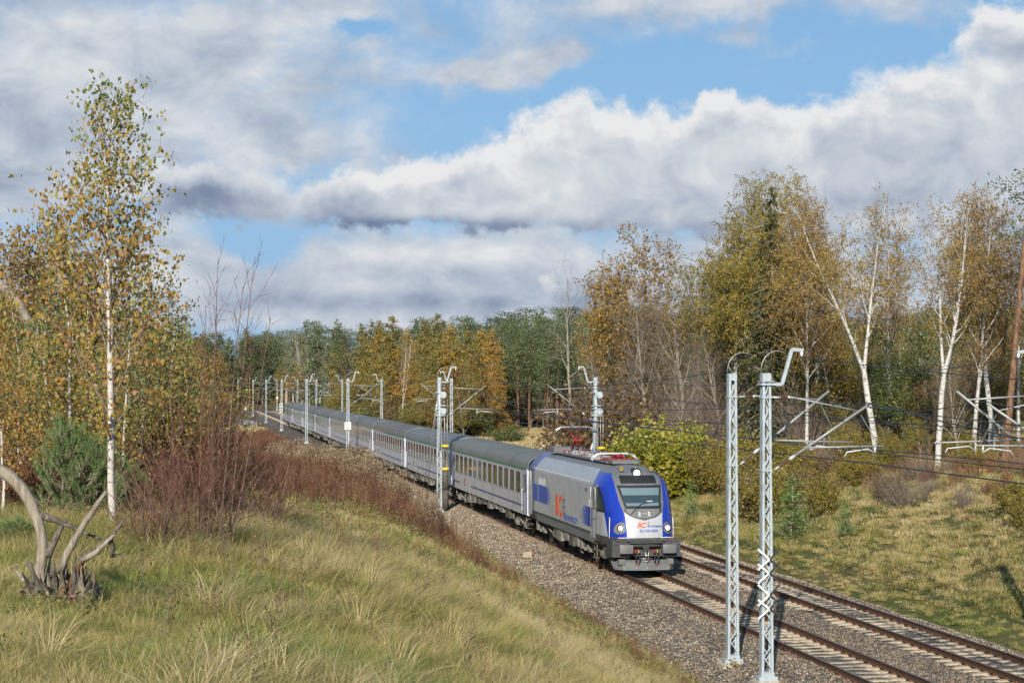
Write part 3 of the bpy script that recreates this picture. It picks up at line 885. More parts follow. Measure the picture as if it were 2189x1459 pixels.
def empty_part(name, loc):
    o = bpy.data.objects.new(name, None); C.objects.link(o); o.parent = loco; o.location = loc; return o
pantograph(13.1, True, 'raised_pantograph')
pantograph(5.2, False, 'lowered_pantograph')
# ---- bogies
def wheel_mb(x, y, r, s_):
    mb = MB(); mb.tube([(x-.065*s_, y, r), (x+.065*s_, y, r)], [r+.0, r], 26, 0, True, False)
    mb.tube([(x-.085*s_, y, r), (x-.066*s_, y, r)], [r+.028, r+.028], 26, 0, True, False)
    mb.tube([(x+.066*s_, y, r), (x+.10*s_, y, r)], [r*.35, r*.28], 14, 0)
    return mb
def bogie(parent, yc, wb_, r, mside, heavy=True):
    b = bpy.data.objects.new('bogie', None); C.objects.link(b); b.parent = parent; b.location = (0, yc, 0)
    for s_ in (-1, 1):
        fr_ = MB()
        fr_.box((s_*1.02, 0, r+.22), (.12, wb_+1.3, .16)); fr_.box((s_*1.02, 0, r+.05), (.14, .9, .3))
        if heavy:
            fr_.box((s_*1.12, wb_*.5+.75, r+.1), (.22, .18, .55)); fr_.box((s_*1.12, -wb_*.5-.75, r+.1), (.22, .18, .55))
        fr_.build('bogie_frame', mside, b)
        for d in (-1, 1):
            y = d*wb_/2
            ax = MB(); ax.box((s_*1.1, y, r), (.24, .34, .34)); ax.tube([(s_*1.2, y, r), (s_*1.28, y, r)], .13, 10); ax.build('axle_box', mside, b)
            for dd in (-.32, .32):
                sp_ = MB(); pts = []; rad = []
                for q in range(9): pts.append((s_*1.08, y+dd, r-.05+.28*q/8)); rad.append(.085 if q % 2 else .06)
                sp_.tube(pts, rad, 8); sp_.build('coil_spring', mside, b)
            wheel_mb(s_*.76, y, r, s_).build('wheel', M_WHEEL, b)
            bk = MB(); bk.box((s_*.8, y+d*(r+.06), r), (.14, .1, .4)); bk.build('brake_block', M_UNDER, b)
        for q_ in ([(s_*1.22, -.7, r+.05), (s_*1.22, .7, r+.3)], [(s_*1.24, -wb_/2-.55, r+.05), (s_*1.24, -wb_/2-.55, r+.62)], [(s_*1.24, wb_/2+.55, r+.05), (s_*1.24, wb_/2+.55, r+.62)]):
            dm = MB(); dm.tube(q_, .047, 8); dm.build('damper', mside, b)
        if heavy:
            for d in (-1, 1):
                sb = MB(); sb.box((s_*1.2, d*(wb_/2+.95), .78), (.3, .34, .5)); sb.tube([(s_*1.05, d*(wb_/2+.9), .55), (s_*.85, d*(wb_/2+.72), .12)], .03, 6); sb.build('sand_box', mside, b)
    for d in (-1, 1):
        a_ = MB(); a_.tube([(-.75, d*wb_/2, r), (.75, d*wb_/2, r)], .09, 8); a_.build('axle', M_WHEEL, b)
    return b
bogie(loco, 4.0, 2.6, .62, M_UNDERL)
bogie(loco, 13.8, 2.6, .62, M_UNDERL)
tr = MB(); tr.box((0, 8.9, .78), (2.3, 4.6, .5)); tr.build('transformer_tank', M_UNDER, loco)
for s_ in (-1, 1):
    for y, l_, h_, m_ in ((6.9, .7, .42, M_UNDERL), (8.0, .9, .5, M_UNDER), (9.2, 1.0, .36, M_UNDERL), (10.6, .9, .5, M_UNDERL), (11.5, .5, .3, M_UNDER)):
        q = MB(); q.box((s_*1.26, y, .98-h_/2), (.26, l_, h_)); q.build('underfloor_box', m_, loco)
    for ya, yb2 in ((6.5, 7.4), (11.3, 10.4)):
        q = MB(); q.prism([(ya, .98), (yb2, .98), (ya+(yb2-ya)*.3, .28), (ya, .28)] if ya < yb2 else [(yb2, .98), (ya, .98), (ya, .28), (ya+(yb2-ya)*.3, .28)], 'x', s_*1.2-.03, s_*1.2+.03); q.build('deflector', M_UNDERL, loco)
rb2 = MB(); rb2.box((0, LLEN+.08, 2.2), (1.0, .16, 2.0)); rb2.build('rear_gangway', M_BLACK, loco)
for s_ in (-1, 1):
    rb3 = MB(); rb3.tube([(s_*.875, LLEN, 1.03), (s_*.875, LLEN+.35, 1.03)], [.12, .12], 10); rb3.build('buffer', M_DGREY, loco)
# ------------------------------------------------------------------ coaches
M_CB = mat('coach_grey_body', (.44,.435,.44), .42, .05, .05, 2, dirt=(.27,.245,.21), dscale=.6, streak=.55)
M_CW = mat('coach_window_band', (.365,.36,.40), .42, .05, .05, 2, dirt=(.24,.22,.2), dscale=.8, streak=.5)
M_CD = mat('coach_lilac_door', (.36,.37,.46), .4, .05, .06, 3)
M_CE = mat('coach_end_pale', (.56,.57,.66), .45, .0, .06, 3, dirt=(.4,.38,.38), dscale=2)
M_GREENS = mat('green_stripe', (.045,.16,.045), .45)
M_YELS = mat('yellow_stripe', (.38,.26,.06), .5)
M_VIOL = mat('dark_blue_stripe', (.095,.10,.20), .45)
M_CGL = mat('coach_glass', (.035,.035,.03), .12, 0, .5, 1.2, spec=.6)
M_CGL2 = mat('curtained_glass', (.17,.165,.14), .2, 0, .5, 1.5, spec=.5)
M_CFR = mat('window_frame_grey', (.30,.30,.32), .5)
M_RUBB = mat('gangway_rubber', (.035,.035,.035), .8)
def roofmat(name, col, dirt):
    m = mat(name, col, .62, .05, .12, 1.2, dirt=tuple(x*.75 for x in dirt), dscale=.35, streak=.6)
    return m
M_ROOFS = [roofmat('roof_grey', (.14,.145,.13), (.12,.115,.10)), roofmat('roof_bluegrey', (.135,.15,.155), (.11,.11,.10)), roofmat('roof_brown', (.14,.125,.11), (.11,.10,.085)), roofmat('roof_pale', (.145,.145,.135), (.115,.11,.10))]
M_RIB = mat('roof_rim_pale', (.42,.42,.38), .5, 0, .1, 3)
M_LOGOR = mat('coach_logo_red', (.28,.05,.06), .5)
CWD = 1.41
def roof_profile(n=16):
    pts = []
    for k in range(n+1):
        a = math.pi*k/n
        x = -CWD*math.cos(a)*(1 if True else 1)
        z = 3.32+.73*(math.sin(a)**.72)
        pts.append((x*(.5+.5*1), z))
    return pts
def coach(y_len, nwin, stripe, roofm, ribs, split, green_frac=1.0, sash=True, logo_at=.2, proto=None):
    root = bpy.data.objects.new('passenger_coach', None); C.objects.link(root)
    L_ = y_len
    b = MB()
    ya, yb2 = .34, L_-.34
    b.add([(-CWD,ya,1.02),(-CWD,yb2,1.02),(-CWD,yb2,1.95),(-CWD,ya,1.95),(-CWD,yb2,3.32),(-CWD,ya,3.32),
           (CWD,ya,1.02),(CWD,yb2,1.02),(CWD,yb2,1.95),(CWD,ya,1.95),(CWD,yb2,3.32),(CWD,ya,3.32)],
          [(0,3,2,1),(6,7,8,9)], 0)
    b.add([(-CWD,ya,1.95),(-CWD,yb2,1.95),(-CWD,yb2,3.32),(-CWD,ya,3.32),(CWD,ya,1.95),(CWD,yb2,1.95),(CWD,yb2,3.32),(CWD,ya,3.32)],
          [(0,3,2,1),(4,5,6,7)], 1)
    b.add([(-CWD,0,1.02),(-CWD,L_,1.02),(CWD,L_,1.02),(CWD,0,1.02)], [(0,1,2,3)], 0)
    b.build('body', [M_CB, M_CW], root)
    pr = roof_profile()
    rf = MB()
    rf.grid([[(x*1.0, y, z) for (x, z) in pr] for y in (0, L_)], 0, True, True)
    rf.build('roof', roofm, root)
    # longitudinal ribs / joints of the roof
    if ribs:
        rbm = MB()
        for k in (2, 4, 6, 8, 10, 12, 14):
            x, z = pr[k]; nx_, nz_ = x/2.0, (z-2.9)
            rbm.beam((x, .3, z+.004), (x, L_-.3, z+.004), .03, .022)
        rbm.build('roof_rib', M_ROOFS[2], root)
    for y in (0.0, L_):
        e = MB(); d = -.03 if y == 0 else .03
        EW = .98; k_ = 1 if y == 0 else -1
        poly = [(-EW,1.02),(EW,1.02),(EW,3.34)] + [(x, z) for (x, z) in reversed(pr) if abs(x) < EW] + [(-EW,3.34)]
        e.prism(poly, 'y', y+d*.1, y+d)
        e.build('end_wall', M_CE, root)
        for sd in (-1, 1):
            ec = MB(); ec.prism([(sd*EW, y), (sd*(CWD+.004), y+k_*.34), (sd*(CWD-.1), y+k_*.36), (sd*(EW-.1), y+k_*.05)], 'z', 1.04, 3.33)
            ec.build('end_corner', M_CE, root)
        rim = MB(); rim.grid([[(x*1.012, y+(-.05 if y == 0 else .05)+dd, 3.32+(z-3.32)*1.02) for (x, z) in pr] for dd in (0, (.16 if y == 0 else -.16))], 0, True, y == 0)
        rim.build('roof_rim', M_RIB, root)
        g = MB(); yy = y+(-.16 if y == 0 else .16); g.box((0, yy, 2.25), (1.05, .26, 2.2)); g.build('gangway', M_RUBB, root)
        for s_ in (-1, 1):
            q = MB(); q.tube([(s_*.875, y, 1.03), (s_*.875, y+(-.32 if y == 0 else .32), 1.03)], [.1, .1], 10); q.build('buffer', M_UNDER, root)
        st = MB()
        for s_ in (-1, 1):
            st.box((s_*1.25, y+(.5 if y == 0 else -.5), .62), (.28, .7, .05)); st.box((s_*1.28, y+(.5 if y == 0 else -.5), .88), (.25, .7, .04))
        st.build('entrance_steps', M_UNDER, root)
        pn = MB()
        if y == 0:
            for z in (1.5, 2.15, 2.8):
                for s_ in (-1,): pn.box((s_*.98, -.045, z), (.55, .03, .03))
            pn.build('end_ladder_rung', M_CFR, root)
    for s_ in (-1, 1):
        def pl_(y0, z0, y1, z1, off, name, m_, par=root, k=.004):
            mb = MB(); mb.box((s_*(CWD+off/2), (y0+y1)/2, (z0+z1)/2), (off+.004, y1-y0, z1-z0)); return mb.build(name, m_, par)
        gf = L_*green_frac
        pl_(.6, 3.24, gf if stripe != 'y' else L_-.6, 3.33, .012, 'roofline_stripe', M_GREENS if stripe != 'y' else M_YELS)
        if green_frac < 1 and stripe == 'g': pl_(gf, 3.24, L_-.6, 3.33, .012, 'roofline_stripe', M_YELS)
        la = L_*logo_at if s_ < 0 else L_*(1-logo_at)
        pl_(1.3, 1.40, L_*.70, 1.50, .006, 'waist_stripe', M_VIOL); pl_(L_*.86, 1.40, L_-1.2, 1.50, .006, 'waist_stripe', M_VIOL)
        ry = -math.pi/2 if s_ < 0 else math.pi/2
        ly = L_*.80 if s_ < 0 else L_*.74
        text_obj('logo_lettering', 'IC', .62, M_LOGOR, root, (s_*(CWD+.006), ly, 1.36), (math.pi/2, 0, ry), .003, .1, 'LEFT', .01, 1.3)
        for k in range(1, int(L_/3)):
            pl_(k*3+.4, 1.04, k*3+.418, 1.93, .003, 'panel_seam', M_CFR)
        # windows
        a, bb_ = 1.75, L_-1.75
        pitch = (bb_-a)/nwin
        fr_me = MB(); fr_me.box((0, 0, 0), (.02, pitch*.68+.08, 1.08)); fr_m = fr_me.mesh('window', M_CFR)
        gl_me = MB(); gl_me.box((0, 0, 0), (.02, pitch*.68, 1.0)); gl_m = gl_me.mesh('pane', M_CGL)
        gu = MB(); gu.box((0, 0, 0), (.024, pitch*.62, .30)); gu_m = gu.mesh('lower_pane', M_CGL2)
        bar = MB(); bar.box((0,0,0), (.035, pitch*.68, .04)); bar_m = bar.mesh('sash_bar', M_CFR)
        for k in range(nwin):
            y = a+pitch*(k+.5)
            w_ = link('window', fr_m, root, (s_*(CWD+.006), y, 2.58))
            p_ = link('pane', gl_m, w_, (s_*.008, 0, 0))
            if split:
                link('lower_pane', gu_m, w_, (s_*.012, 0, -.30)); link('sash_bar', bar_m, w_, (s_*.012, 0, -.12))
        # end doors
        for y0, y1 in ((.42, 1.2), (L_-1.2, L_-.42)):
            d = pl_(y0, 1.05, y1, 3.12, .014, 'door', M_CD)
            e = MB()
            for y in (y0-.02, y1+.02): e.box((s_*(CWD+.01), y, 2.08), (.03, .03, 2.1))
            e.build('door_seal', M_BLACK, d)
            q = MB(); q.box((s_*(CWD+.018), (y0+y1)/2, 2.58), (.02, .30, .9)); q.build('door_window', M_CGL, d)
            h = MB()
            yy = y1+.14 if y0 < 2 else y0-.14
            h.tube([(s_*CWD, yy, 2.3), (s_*(CWD+.07), yy, 2.25), (s_*(CWD+.07), yy, 1.25), (s_*CWD, yy, 1.2)], .018, 5); h.build('door_handrail', M_WHITE, root)
        r_ = random.Random(int(L_*10)+nwin)
        y = 5.6
        while y < L_-5.6:
            l_ = r_.uniform(.5, 1.5); h_ = r_.uniform(.25, .55)
            q = MB(); q.box((s_*1.18, y+l_/2, 1.0-h_/2), (.34, l_, h_)); q.build('underfloor_box', r_.choice([M_UNDER, M_UNDERL, M_UNDER]), root)
            y += l_+r_.uniform(.2, 1.1)
    c = MB(); c.box((0, L_/2, .84), (1.6, L_-9, .34)); c.build('underframe', M_UNDER, root)
    bogie(root, 3.1, 2.5, .46, M_UNDERL, False)
    bogie(root, L_-3.1, 2.5, .46, M_UNDERL, False)
    return root
GRP = 'passenger coaches behind the locomotive'
T0 = 89.8/CP
cs = []
front = coach(26.2, 13, 'g', M_ROOFS[0], False, False)
front.location = trk(T0); front.rotation_euler = (0, 0, PHI)
tag(front, 'first grey coach with large undivided windows, coupled directly behind the locomotive', 'train coach', GRP)
ca = coach(24.2, 13, 'g', M_ROOFS[1], True, True)
cb_ = coach(24.2, 13, 'g', M_ROOFS[2], True, True, .62)
cc = coach(24.2, 15, 'y', M_ROOFS[3], True, True)
cd = coach(24.2, 12, 'g', M_ROOFS[2], False, False)
order = [(ca, 'second coach from the locomotive, blue-grey ribbed roof and a full green stripe'),
         (cb_, 'third coach, brownish ribbed roof and a stripe half green and half yellow'),
         (cc, 'fourth coach, first with a yellow roofline stripe along its whole side'),
         (cc, 'fifth coach, yellow striped, behind the mast with a white sign board'),
         (cd, 'sixth coach, with a brown patched smooth roof and few windows'),
         (cb_, 'seventh coach from the locomotive, brownish ribbed roof'),
         (ca, 'eighth coach, last but one of the train'),
         (cd, 'last coach at the far end of the train')]
used = set(); YB = [115.8, 139.9, 164.0, 188.1, 212.2, 236.3, 260.4, 284.5]
for (pr_, lab), yb0 in zip(order, YB):
    o = pr_ if id(pr_) not in used else copy_tree(pr_)
    used.add(id(pr_))
    o.location = trk(yb0/CP); o.rotation_euler = (0, 0, PHI)
    tag(o, lab, 'train coach', GRP)
# ------------------------------------------------------------------ overhead line masts
M_MAST = mat('mast_pale_blue_paint', (.38,.43,.455), .5, .1, .14, 5, dirt=(.24,.24,.22), dscale=3)
M_MASTG = mat('mast_galvanised', (.50,.52,.52), .5, .3, .1, 5, dirt=(.36,.34,.30), dscale=3)
M_TUBE = mat('galvanised_tube', (.30,.31,.30), .5, .3, .12, 6, dirt=(.33,.30,.26), dscale=4)
M_ALU = mat('aluminium_arm', (.5,.51,.5), .4, .2, .05, 5)
M_WIRE = mat('copper_wire_dark', (.05,.055,.06), .5, .4)
M_CONC = mat('foundation_concrete', (.42,.39,.32), .9, 0, .25, 6, .5, 25, dirt=(.2,.18,.13), dscale=5)
M_INS = mat('brown_insulator', (.075,.03,.025), .3, 0, .2, 20)
MTOP = 7.86
ZB_ = -.42
def mast_meshes(flip, wbase=.325, wtop=.215, dep=.24):
    """two channels (wide across the line of sight) tied by zigzag lacing; x across the track, y along it"""
    ch = []
    H = MTOP-ZB_
    def wat(z): return wbase+(wtop-wbase)*(z/H)
    for s_ in (-1, 1):
        mb = MB()
        for z0, z1 in ((0, H),):
            for (dx, wx_, y0, y1) in ((0, .014, -dep/2, dep/2), (-s_*.03, .06, -dep/2, -dep/2+.014), (-s_*.03, .06, dep/2-.014, dep/2)):
                vs = []
                for z in (z0, z1):
                    xc = s_*wat(z)/2+dx
                    for (x, y) in ((xc-wx_/2, y0), (xc+wx_/2, y0), (xc+wx_/2, y1), (xc-wx_/2, y1)): vs.append((x, y, z))
                mb.add(vs, [(3,2,1,0),(4,5,6,7),(0,1,5,4),(1,2,6,5),(2,3,7,6),(3,0,4,7)], 0)
        ch.append(mb.mesh('channel', M_MAST))
    lc = MB(); n = 26
    for y in (-dep/2-.006, dep/2+.006):
        for k in range(n):
            za, zb2 = H*(k+.15)/n, H*(k+1.15)/n
            if zb2 > H-.1: break
            sa = -1 if (k % 2 == 0) else 1
            if y > 0: sa = -sa
            xa, xb2 = sa*(wat(za)/2-.05), -sa*(wat(zb2)/2-.05)
            lc.beam((xa, y, za), (xb2, y, zb2), .028, .012, 0, (0, 1, 0))
    lm = lc.mesh('lacing', M_MAST)
    cap = MB(); cap.box((0, 0, H-.10), (wtop+.02, dep+.02, .20)); cap.box((0, 0, .08), (wbase+.20, dep+.14, .16)); cap.box((0,0,.22),(wbase+.04,dep+.03,.12))
    for z in (H-.66, H-2.62): cap.box((0, 0, z), (wat(z)+.05, dep+.05, .035))
    cm = cap.mesh('mast_plates', M_MAST)
    return ch, lm, cm
MM = mast_meshes(1)
FD = MB(); FD.box((0,0,-.28),(.72,.62,.60)); FD.box((0,0,.0),(.62,.52,.10)); FDm = FD.mesh('foundation', M_CONC)
def arm_bracket(s_):
    mb = MB()
    pts = [(s_*.10,0,MTOP-.30),(s_*.46,0,MTOP-.30),(s_*.74,0,MTOP+.64),(s_*1.06,0,MTOP+.62)]
    for a, b in zip(pts[:-1], pts[1:]): mb.beam(a, b, .09, .075, 0, (0,1,0))
    mb.box((s_*.02, 0, MTOP-.30), (.40, .38, .05)); mb.box((s_*.02,0,MTOP-.22),(.34,.34,.03))
    return mb.mesh('earth_wire_bracket', M_MAST)
ABK = {1: arm_bracket(1), -1: arm_bracket(-1)}
def bracket_ins(s_):
    mb = MB(); mb.tube([(s_*1.02,0,MTOP+.60),(s_*1.02,0,MTOP+.55),(s_*1.02,0,MTOP+.50),(s_*1.02,0,MTOP+.44)], [.02,.045,.045,.02], 8)
    return mb.mesh('bracket_insulator', M_WHITE)
BIN = {1: bracket_ins(1), -1: bracket_ins(-1)}
def loop_mesh(s_):
    mb = MB(); pts = []
    for k in range(12):
        a = math.pi*k/11*.95
        pts.append((s_*(-.13+ .62*(1-math.cos(a))*.75), .0, MTOP-.02+.62*math.sin(a)**.8*(1) + (.0)))
    pts[0] = (s_*-.13, 0, MTOP-.1)
    mb.tube(pts[:9], .011, 5)
    return mb.mesh('earthing_wire', M_STEEL)
LPM = {1: loop_mesh(1), -1: loop_mesh(-1)}
def ins_tube(mb, a, b, r=.045, n=6):
    a = Vector(a); b = Vector(b); pts = []; rad = []
    for k in range(2*n+1): pts.append(a.lerp(b, k/(2*n))); rad.append(r if k % 2 else r*.6)
    mb.tube(pts, rad, 10)
def cantilever_meshes(s_, kind):
    """kind 0: pull-off, 1: push-off"""
    T_ = MTOP; out = {}
    a = Vector((s_*.24,0,T_-2.60)); e = Vector((s_*(2.92 if kind == 0 else 2.98),0,T_-(.50 if kind == 0 else .82)))
    m1 = MB(); p0 = a.lerp(e, .20); m1.tube([p0, e], .036, 8); out['cantilever_strut'] = (m1, M_TUBE)
    m2 = MB(); ins_tube(m2, a.lerp(e, .05), a.lerp(e, .15)); out['strut_insulator'] = (m2, M_INS)
    m2b = MB(); m2b.tube([a, a.lerp(e,.05)], .028, 6); m2b.tube([a.lerp(e,.15), a.lerp(e,.21)], .045, 8); m2b.tube([(s_*.22,0,T_-.66),(s_*.42,0,T_-.66)], .02, 5); m2b.tube([(s_*.62,0,T_-.65),(s_*.70,0,T_-.65)], .04, 8); out['end_fitting'] = (m2b, M_ALU)
    j = a.lerp(e, .88); m3 = MB()
    m3.tube([(s_*.70,0,T_-.64), (j.x,0,j.z)], .03 if kind == 0 else .022, 8); out['top_stay'] = (m3, M_TUBE)
    m4 = MB(); ins_tube(m4, (s_*.42,0,T_-.66), (s_*.62,0,T_-.65)); out['stay_insulator'] = (m4, M_INS)
    q = a.lerp(e, .33); m5 = MB()
    m5.tube([q, (s_*(3.62 if kind == 0 else 3.35),0,T_-1.98)], .026, 8)
    m5.tube([(q.x+s_*.5,0,q.z-.02),(q.x+s_*.5,0,q.z+.35)], .012, 5); m5.tube([(s_*3.2,0,T_-1.98),(j.x+s_*.05,0,j.z-.1)], .008, 4)
    out['registration_tube'] = (m5, M_TUBE)
    m6 = MB()
    if kind == 0:
        m6.tube([(s_*2.35,0,T_-1.98),(s_*2.35,0,T_-2.26)], .03, 6); m6.tube([(s_*2.38,0,T_-2.20),(s_*2.55,0,T_-2.08),(s_*3.2,0,T_-2.14),(s_*3.28,0,T_-2.26)], .022, 6)
    else:
        m6.tube([(s_*3.1,0,T_-1.98),(s_*3.1,0,T_-2.2)], .03, 6); m6.tube([(s_*3.08,0,T_-2.16),(s_*2.9,0,T_-2.06),(s_*2.3,0,T_-2.14),(s_*2.22,0,T_-2.26)], .022, 6)
    out['steady_arm'] = (m6, M_ALU)
    return {k: v[0].mesh(k, v[1]) for k, v in out.items()}
CANT = {(s_, k): cantilever_meshes(s_, k) for s_ in (-1, 1) for k in (0, 1)}
def mast(t, s, side, kind, label, bracket=True, cant=True, loop=True, x0=X_NEAR, grp='lattice masts of the overhead line'):
    p = trk(t, s, ZB_)
    m = empty('overhead_line_mast', p, PHI, label, 'lattice mast', grp)
    for me in MM[0]: link('channel', me, m)
    link('lacing', MM[1], m); link('mast_plates', MM[2], m); link('foundation', FDm, m)
    z0 = (0, 0, -ZB_)
    if bracket: link('earth_wire_bracket', ABK[side], m, z0); link('bracket_insulator', BIN[side], m, z0)
    if loop: link('earthing_wire', LPM[side], m, z0)
    if cant:
        for k, me in CANT[(side, kind)].items(): link(k, me, m, z0)
    return m
SNEAR = (15.65-X_NEAR)*CP            # offset of the left row from the near track
def t_of(u, x0): return (x0*F)/(u-395)/CP
left_u = [1625, 1554, 937, 743, 655, 602, 569, 541, 509]
left_lab = ['nearest lattice mast in front, its lower part wrapped in white zigzag climbing guards',
 'lattice mast just left of the nearest one, on a concrete foundation with an ivy tuft',
 'mast beside the second coach carrying a brown stack of tension weights with yellow rings',
 'lattice mast with a small white sign board, in front of the fourth coach',
 'lattice mast beside the eighth coach, behind the pale reed plumes',
 'lattice mast just past the tail of the train with white climbing guards',
 'second lattice mast on the left side past the tail of the train',
 'third lattice mast on the left side past the tail of the train',
 'farthest lattice mast on the left side, seen through the red twigs']
MASTS = []
for i, (u, lab) in enumerate(zip(left_u, left_lab)):
    MASTS.append(mast(t_of(u, 15.65)*1.0, SNEAR, 1, 1 if i in (0, 4, 6) else 0, lab, bracket=(i != 1)))
right_u = [2290, 2370, 1282, 969, 818, 733, 677, 637, 593]
right_lab = ['mast beyond the right edge whose pale cantilever reaches furthest into view',
 'mast beyond the right edge whose short upper strut end just enters the picture',
 'mast behind the locomotive roof with clamps and a tension weight rope',
 'lattice mast behind the second coach, right of the weighted mast',
 'lattice mast rising behind the fourth coach roof',
 'lattice mast rising behind the sixth coach roof',
 'lattice mast rising behind the eighth coach roof',
 'lattice mast rising behind the last coach roof',
 'far lattice mast with a small white signal on it, past the end of the train']
for i, (u, lab) in enumerate(zip(right_u, right_lab)):
    s_ = (25.1-X_NEAR)*CP
    MASTS.append(mast(t_of(u, 25.1), s_, -1, 1 if i in (1, 4, 6) else 0, lab, bracket=(i != 1)))
# extras -------------------------------------------------------------
def guards(m, z0, zs_list):
    r_ = random.Random(2)
    for sd in (-1, 1):
        g = MB()
        y = -.2 if sd < 0 else .16
        # white folded flat bars
        def zig(off, pts):
            for a, b in zip(pts[:-1], pts[1:]): g.beam((a[0], off, a[1]), (b[0], off, b[1]), .015, .055, 0, (0, 0, 1))
        w0, w1 = -.30, .02
        k = 0
        for base in (0.0, .95):
            zig(-.21, [(w0, base+1.08), (w1, base+.80), (w0, base+.52), ])
            zig(-.225, [(w0, base+.68), (w1-.01, base+.43), (w0, base+.17)])
        if sd < 0: g.build('climbing_guard', M_WHITE, m, (0, 0, z0))
    g = MB()
    for base in (0.0, .95):
        for (za, zb2) in ((.80, 1.06), (.80, .52), (.43, .70), (.43, .17)):
            g.beam((.04, -.205, base+za), (.38, -.02, base+zb2), .015, .05, 0, (0, 0, 1))
    g.build('climbing_guard', M_DGREY, m, (0, 0, z0))
guards(MASTS[0], 1.55, None)
g2 = MB()
for k in range(4):
    g2.beam((-.4, -.2, 3.1+k*.42), (.2, -.2, 3.35+k*.42), .02, .09, 0, (0,0,1)); g2.beam((-.4, -.2, 3.35+k*.42), (.2, -.2, 3.1+k*.42), .02, .09, 0, (0,0,1))
g2.build('climbing_guard', M_WHITE, MASTS[5], (0,0,-.2))
# tension weights
def weights(m, sx_, ring_z, base_z, n=1.0):
    w_ = MB(); w_.tube([(sx_, -.1, base_z), (sx_, -.1, base_z+1.1)], .20, 14); w_.tube([(sx_, -.1, base_z+1.13), (sx_, -.1, base_z+2.35)], .195, 14); w_.build('weight_stack', M_UNDER, m)
    for z in ring_z:
        r_ = MB(); r_.tube([(sx_, -.1, z), (sx_, -.1, z+.14)], .23, 14); r_.build('yellow_ring', M_YEL, m)
    ro = MB(); ro.tube([(sx_-.06, -.1, base_z+2.3), (sx_-.06, -.1, 7.0)], .018, 5); ro.tube([(sx_+.10, -.1, base_z+2.3), (sx_+.10, -.1, 7.0)], .018, 5); ro.build('weight_rope', M_STEEL, m)
    cl = MB()
    for z in (7.35, 6.55, 6.35, 5.95): cl.box((.05, -.02, z), (.62, .5, .06))
    for z in (7.2, 6.2): cl.tube([(.2, -.35, z), (.2, .35, z)], .2, 12)
    cl.build('tensioning_clamps', M_MAST, m)
weights(MASTS[2], .38, (4.0, 2.6), .25)
weights(MASTS[11], .36, (3.9, 1.9), .2)
dd = MB(); dd.tube([(0, -.17, 3.9), (0, -.17, 8.2)], .085, 8); dd.build('doubling_post', M_MAST, MASTS[2])
dd = MB(); dd.tube([(0, -.17, 3.9), (0, -.17, 8.2)], .085, 8); dd.build('doubling_post', M_MAST, MASTS[11])
bd = MB(); bd.box((-.02, -.22, 3.75), (.62, .03, .75)); bo = bd.build('sign_board', M_WHITE, MASTS[3])
text_obj('board_lettering', '3\n4', .34, M_BLACK, bo, (-.02, -.24, 3.82), (math.pi/2, 0, 0), .002, 0, 'CENTER')
lm2 = MB(); lm2.box((0, -.25, 3.4), (.5, .2, .7)); lm2.build('signal_lamp', M_WHITE, MASTS[17])
# ------------------------------------------------------------------ wires
def wire(name, label, pts, r=.017, n=4, cat='overhead wire', grp=None):
    mb = MB(); mb.tube(pts, r, n); o = mb.build(name, M_WIRE); tag(o, label, cat, grp); return o
def catenary(x0, tm, kindlab):
    """messenger, contact wire and droppers for one track; tm: positions of supports"""
    root = bpy.data.objects.new('catenary', None); C.objects.link(root)
    ms = MB(); cw = MB(); dr = MB(); r_ = random.Random(int(x0))
    st = .25; mpts = []; cpts = []; c2 = []
    for i in range(len(tm)-1):
        a, b = tm[i], tm[i+1]; n = 14
        for k in range(n):
            q = k/n; t = a+(b-a)*q
            s = st*(1-2*q)*(1 if i % 2 else -1)
            sag = 4*q*(1-q)
            mpts.append(trk(t, s, 7.06-1.25*sag, x0)); cpts.append(trk(t, s-.02, 5.42-.06*sag, x0)); c2.append(trk(t, s+.05, 5.42-.06*sag, x0))
            if k % 2 == 1:
                dr.tube([trk(t, s, 7.06-1.25*sag, x0), trk(t, s, 5.42-.06*sag, x0)], .009, 3, 0, False)
    ms.tube(mpts, .019, 4); cw.tube(cpts, .016, 4); cw.tube(c2, .016, 4)
    ms.build('messenger_wire', M_WIRE, root); cw.build('contact_wire', M_WIRE, root); o = dr.build('droppers', M_WIRE, root); o['kind'] = 'stuff'
    tag(root, kindlab, 'catenary wires')
tl_ = [-8]+sorted(t_of(u, 15.65) for u in left_u if u != 1554)
tr_ = [-6]+sorted(t_of(u, 25.1) for u in right_u if u != 2370)
catenary(X_NEAR, tl_, 'contact and messenger wires above the nearer track and the train')
catenary(X_FAR, tr_, 'contact and messenger wires above the farther empty track')
def long_wire(label, s, zt, ts, sagm, x0=X_NEAR, r=.014):
    pts = []
    for i in range(len(ts)-1):
        a, b = ts[i], ts[i+1]
        for k in range(10):
            q = k/10; pts.append(trk(a+(b-a)*q, s, zt-sagm*4*q*(1-q), x0))
    wire('earth_wire', label, pts, r)
long_wire('thin earth wire held by the bent brackets of the left row of masts', SNEAR+1.02, 8.30, tl_, .9)
sr = (25.1-X_NEAR)*CP
long_wire('thin earth wire held by the bent brackets of the right row of masts', sr-1.02, 8.30, tr_, .9)
tl3 = [-8, t_of(1554, 15.65), t_of(937, 15.65)]
pts = []
for (a, b, z0, z1, s0, s1) in ((-8, t_of(1554,15.65), 7.1, 7.05, 2.2, .35), (t_of(1554,15.65), t_of(937,15.65), 7.05, 7.2, .35, -2.2)):
    for k in range(12):
        q = k/12; pts.append(trk(a+(b-a)*q, s0+(s1-s0)*q, z0+(z1-z0)*q-.7*4*q*(1-q)))
wire('tension_wire', 'overlap messenger wire running down to the mast with the brown weights', pts)
pts = []
